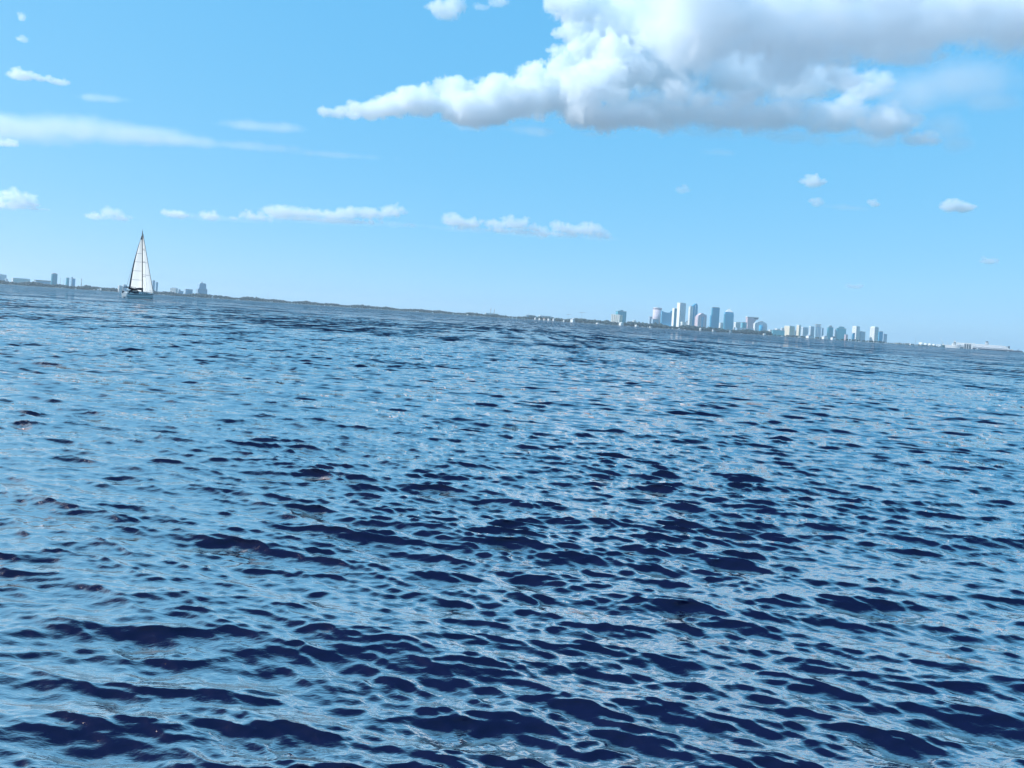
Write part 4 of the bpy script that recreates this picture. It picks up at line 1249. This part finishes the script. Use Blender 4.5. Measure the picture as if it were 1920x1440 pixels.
cloud('small flat cumulus right of the mast tip', [(330, 402, 26, 8, 0)], FAR + 100, 33, 1.5, rough=1.6, group=ROW)
cloud('tiny cumulus between the flat one and the long bank', [(395, 405, 19, 8, 0), (438, 409, 9, 5, 10)], FAR, 34, 1.5, rough=1.6, group=ROW)
cloud('long low cumulus bank left of the picture centre', [(480, 406, 30, 9, 0), (525, 397, 36, 15, 0), (575, 401, 28, 12, 0), (618, 403, 30, 10, 0), (652, 401, 24, 12, 0), (692, 402, 28, 12, 0), (733, 397, 22, 14, 0), (610, 412, 170, 6, 0)], FAR, 35, 1.5, 0.07, soft=0.4, rough=1.6, group=ROW)
cloud('long low cumulus bank right of the picture centre', [(850, 415, 26, 13, 0), (882, 420, 24, 10, 0), (925, 420, 26, 9, 0), (965, 421, 28, 12, 0), (1002, 428, 24, 9, 0), (1058, 429, 24, 11, 0), (1100, 432, 32, 13, 0), (1125, 440, 20, 9, 0), (1000, 436, 150, 6, 0)], FAR, 36, 1.5, 0.07, soft=0.4, rough=1.6, group=ROW)
SP = 'scattered small fair-weather puffs'
cloud('tiny puff near the top left corner, upper one', [(41, 32, 8, 8, 0)], 7000, 41, 1.3, 0.08, group=SP)
cloud('tiny faint puff near the top left corner, lower one', [(43, 74, 10, 7, 0)], 7000, 42, 1.3, 0.05, group=SP)
cloud('small white puff with trailing tail at the upper left edge', [(40, 142, 27, 10, 0), (78, 148, 18, 6, 0), (110, 154, 18, 6, 0)], 7000, 43, 1.5, 0.09, group=SP)
cloud('small white puff at the left edge under the long streak', [(10, 269, 22, 7, 0)], 8000, 44, 1.4, 0.08, group=SP)
cloud('hooked white cloud at the top edge left of the big bank', [(835, 24, 32, 14, 0), (848, 4, 18, 18, 0), (862, 14, 16, 14, 0)], 6000, 45, 1.6, 0.06, group=SP)
cloud('small faint cloud at the top edge beside the hooked one', [(935, 4, 22, 10, 0), (900, 14, 16, 6, 0)], 6000, 46, 1.5, 0.04, group=SP)
cloud('small square puff below the big bank on the right', [(1525, 341, 19, 12, 0)], 9000, 47, 1.4, 0.10, group=SP)
cloud('faint puff just under the square puff', [(1532, 380, 14, 9, 0)], 9000, 48, 1.3, 0.05, group=SP)
cloud('tiny bright puff right of the faint one', [(1638, 382, 11, 8, 0)], 9000, 49, 1.3, 0.10, group=SP)
cloud('double white puff near the right picture edge', [(1780, 386, 18, 12, 0), (1808, 389, 22, 10, 0)], 9000, 50, 1.4, 0.12, group=SP)
cloud('small flat puff low at the right picture edge', [(1853, 490, 17, 6, 0)], 11000, 51, 1.3, 0.10, group=SP)
cloud('faint flat puff low above the pale tower row', [(1600, 537, 18, 5, 0)], 13000, 52, 1.3, 0.05, group=SP)
cloud('faint puff alone in the middle right sky', [(1279, 356, 13, 8, 0)], 9000, 53, 1.3, 0.03, group=SP)
WS = 'thin streaks of high cloud'
cloud('broad pale streak at the left edge', [(20, 240, 190, 36, 0), (140, 242, 160, 32, 0), (270, 254, 140, 22, 0)], 9000, 61, 4.0, 0.018, wisp=True, rough=0.8, group=WS)
cloud('long thin streak sloping down from the broad one', [(360, 266, 120, 12, 0), (480, 275, 130, 11, 0), (620, 290, 130, 8, 0)], 9000, 62, 4.0, 0.018, wisp=True, rough=0.8, group=WS)
cloud('short lens-shaped streak above the broad one', [(190, 184, 62, 9, 0)], 9000, 63, 3.0, 0.022, wisp=True, rough=0.7, group=WS)
cloud('lens-shaped streak left of the big bank tip', [(490, 237, 110, 13, 0)], 9000, 64, 3.0, 0.022, wisp=True, rough=0.7, group=WS)
cloud('faint streak under the big bank', [(1350, 286, 46, 8, 0)], 8000, 65, 3.0, 0.010, wisp=True, rough=0.7, group=WS)
cloud('pale veil trailing right from under the big bank', [(1800, 150, 130, 50, 0), (1860, 190, 70, 24, 0), (1760, 240, 60, 40, 0), (1790, 270, 40, 20, 0), (1700, 180, 90, 60, 0)], 3900, 66, 5.0, 0.010, wisp=True, rough=0.8, group=WS)
cloud('thin ragged fringe hanging under the cumulus arm', [(1000, 246, 70, 12, 0), (880, 238, 60, 10, 0), (1120, 252, 60, 8, 0)], 3800, 67, 3.5, 0.014, wisp=True, rough=1.0, group=WS)
cloud('thin bluish fringe hanging under the big bank', [(1330, 250, 90, 14, 0), (1480, 256, 130, 16, 0), (1620, 262, 100, 18, 0)], 3900, 68, 4.5, 0.014, wisp=True, rough=1.0, group=WS)
cloud('faint flat layer linking the low cumulus left of centre', [(420, 410, 130, 8, 0), (600, 414, 190, 9, 0), (740, 420, 80, 6, 0)], 12900, 69, 3.0, 0.016, wisp=True, rough=0.8, group=WS)
cloud('faint flat layer linking the low cumulus right of centre', [(870, 430, 90, 8, 0), (1000, 438, 150, 9, 0), (1110, 446, 60, 6, 0)], 12900, 70, 3.0, 0.016, wisp=True, rough=0.8, group=WS)
cloud('thin wisp between two small puffs on the right', [(1585, 389, 62, 8, 0)], 9200, 71, 2.5, 0.014, wisp=True, rough=0.7, group=WS)

# ------------------------------------------------------------------ haze
def build_haze(density):
    o = box('haze', -20500, 20500, -20500, 20500, -2.5, 260, None)
    m = bpy.data.materials.new('sea_haze'); m.use_nodes = True
    n = m.node_tree.nodes; L = m.node_tree.links
    n.remove(n['Principled BSDF'])
    pv = n.new('ShaderNodeVolumePrincipled')
    pv.inputs['Color'].default_value = HAZE_COLOR
    pv.inputs['Density'].default_value = density
    pv.inputs['Anisotropy'].default_value = 0.2
    L.new(pv.outputs[0], n['Material Output'].inputs['Volume'])
    o.data.materials.append(m)
    tag(o, 'thin blue summer haze over the whole bay', 'haze', kind='stuff')
HAZE_COLOR = (0.74, 0.91, 1.0, 1)
build_haze(6.0e-5)
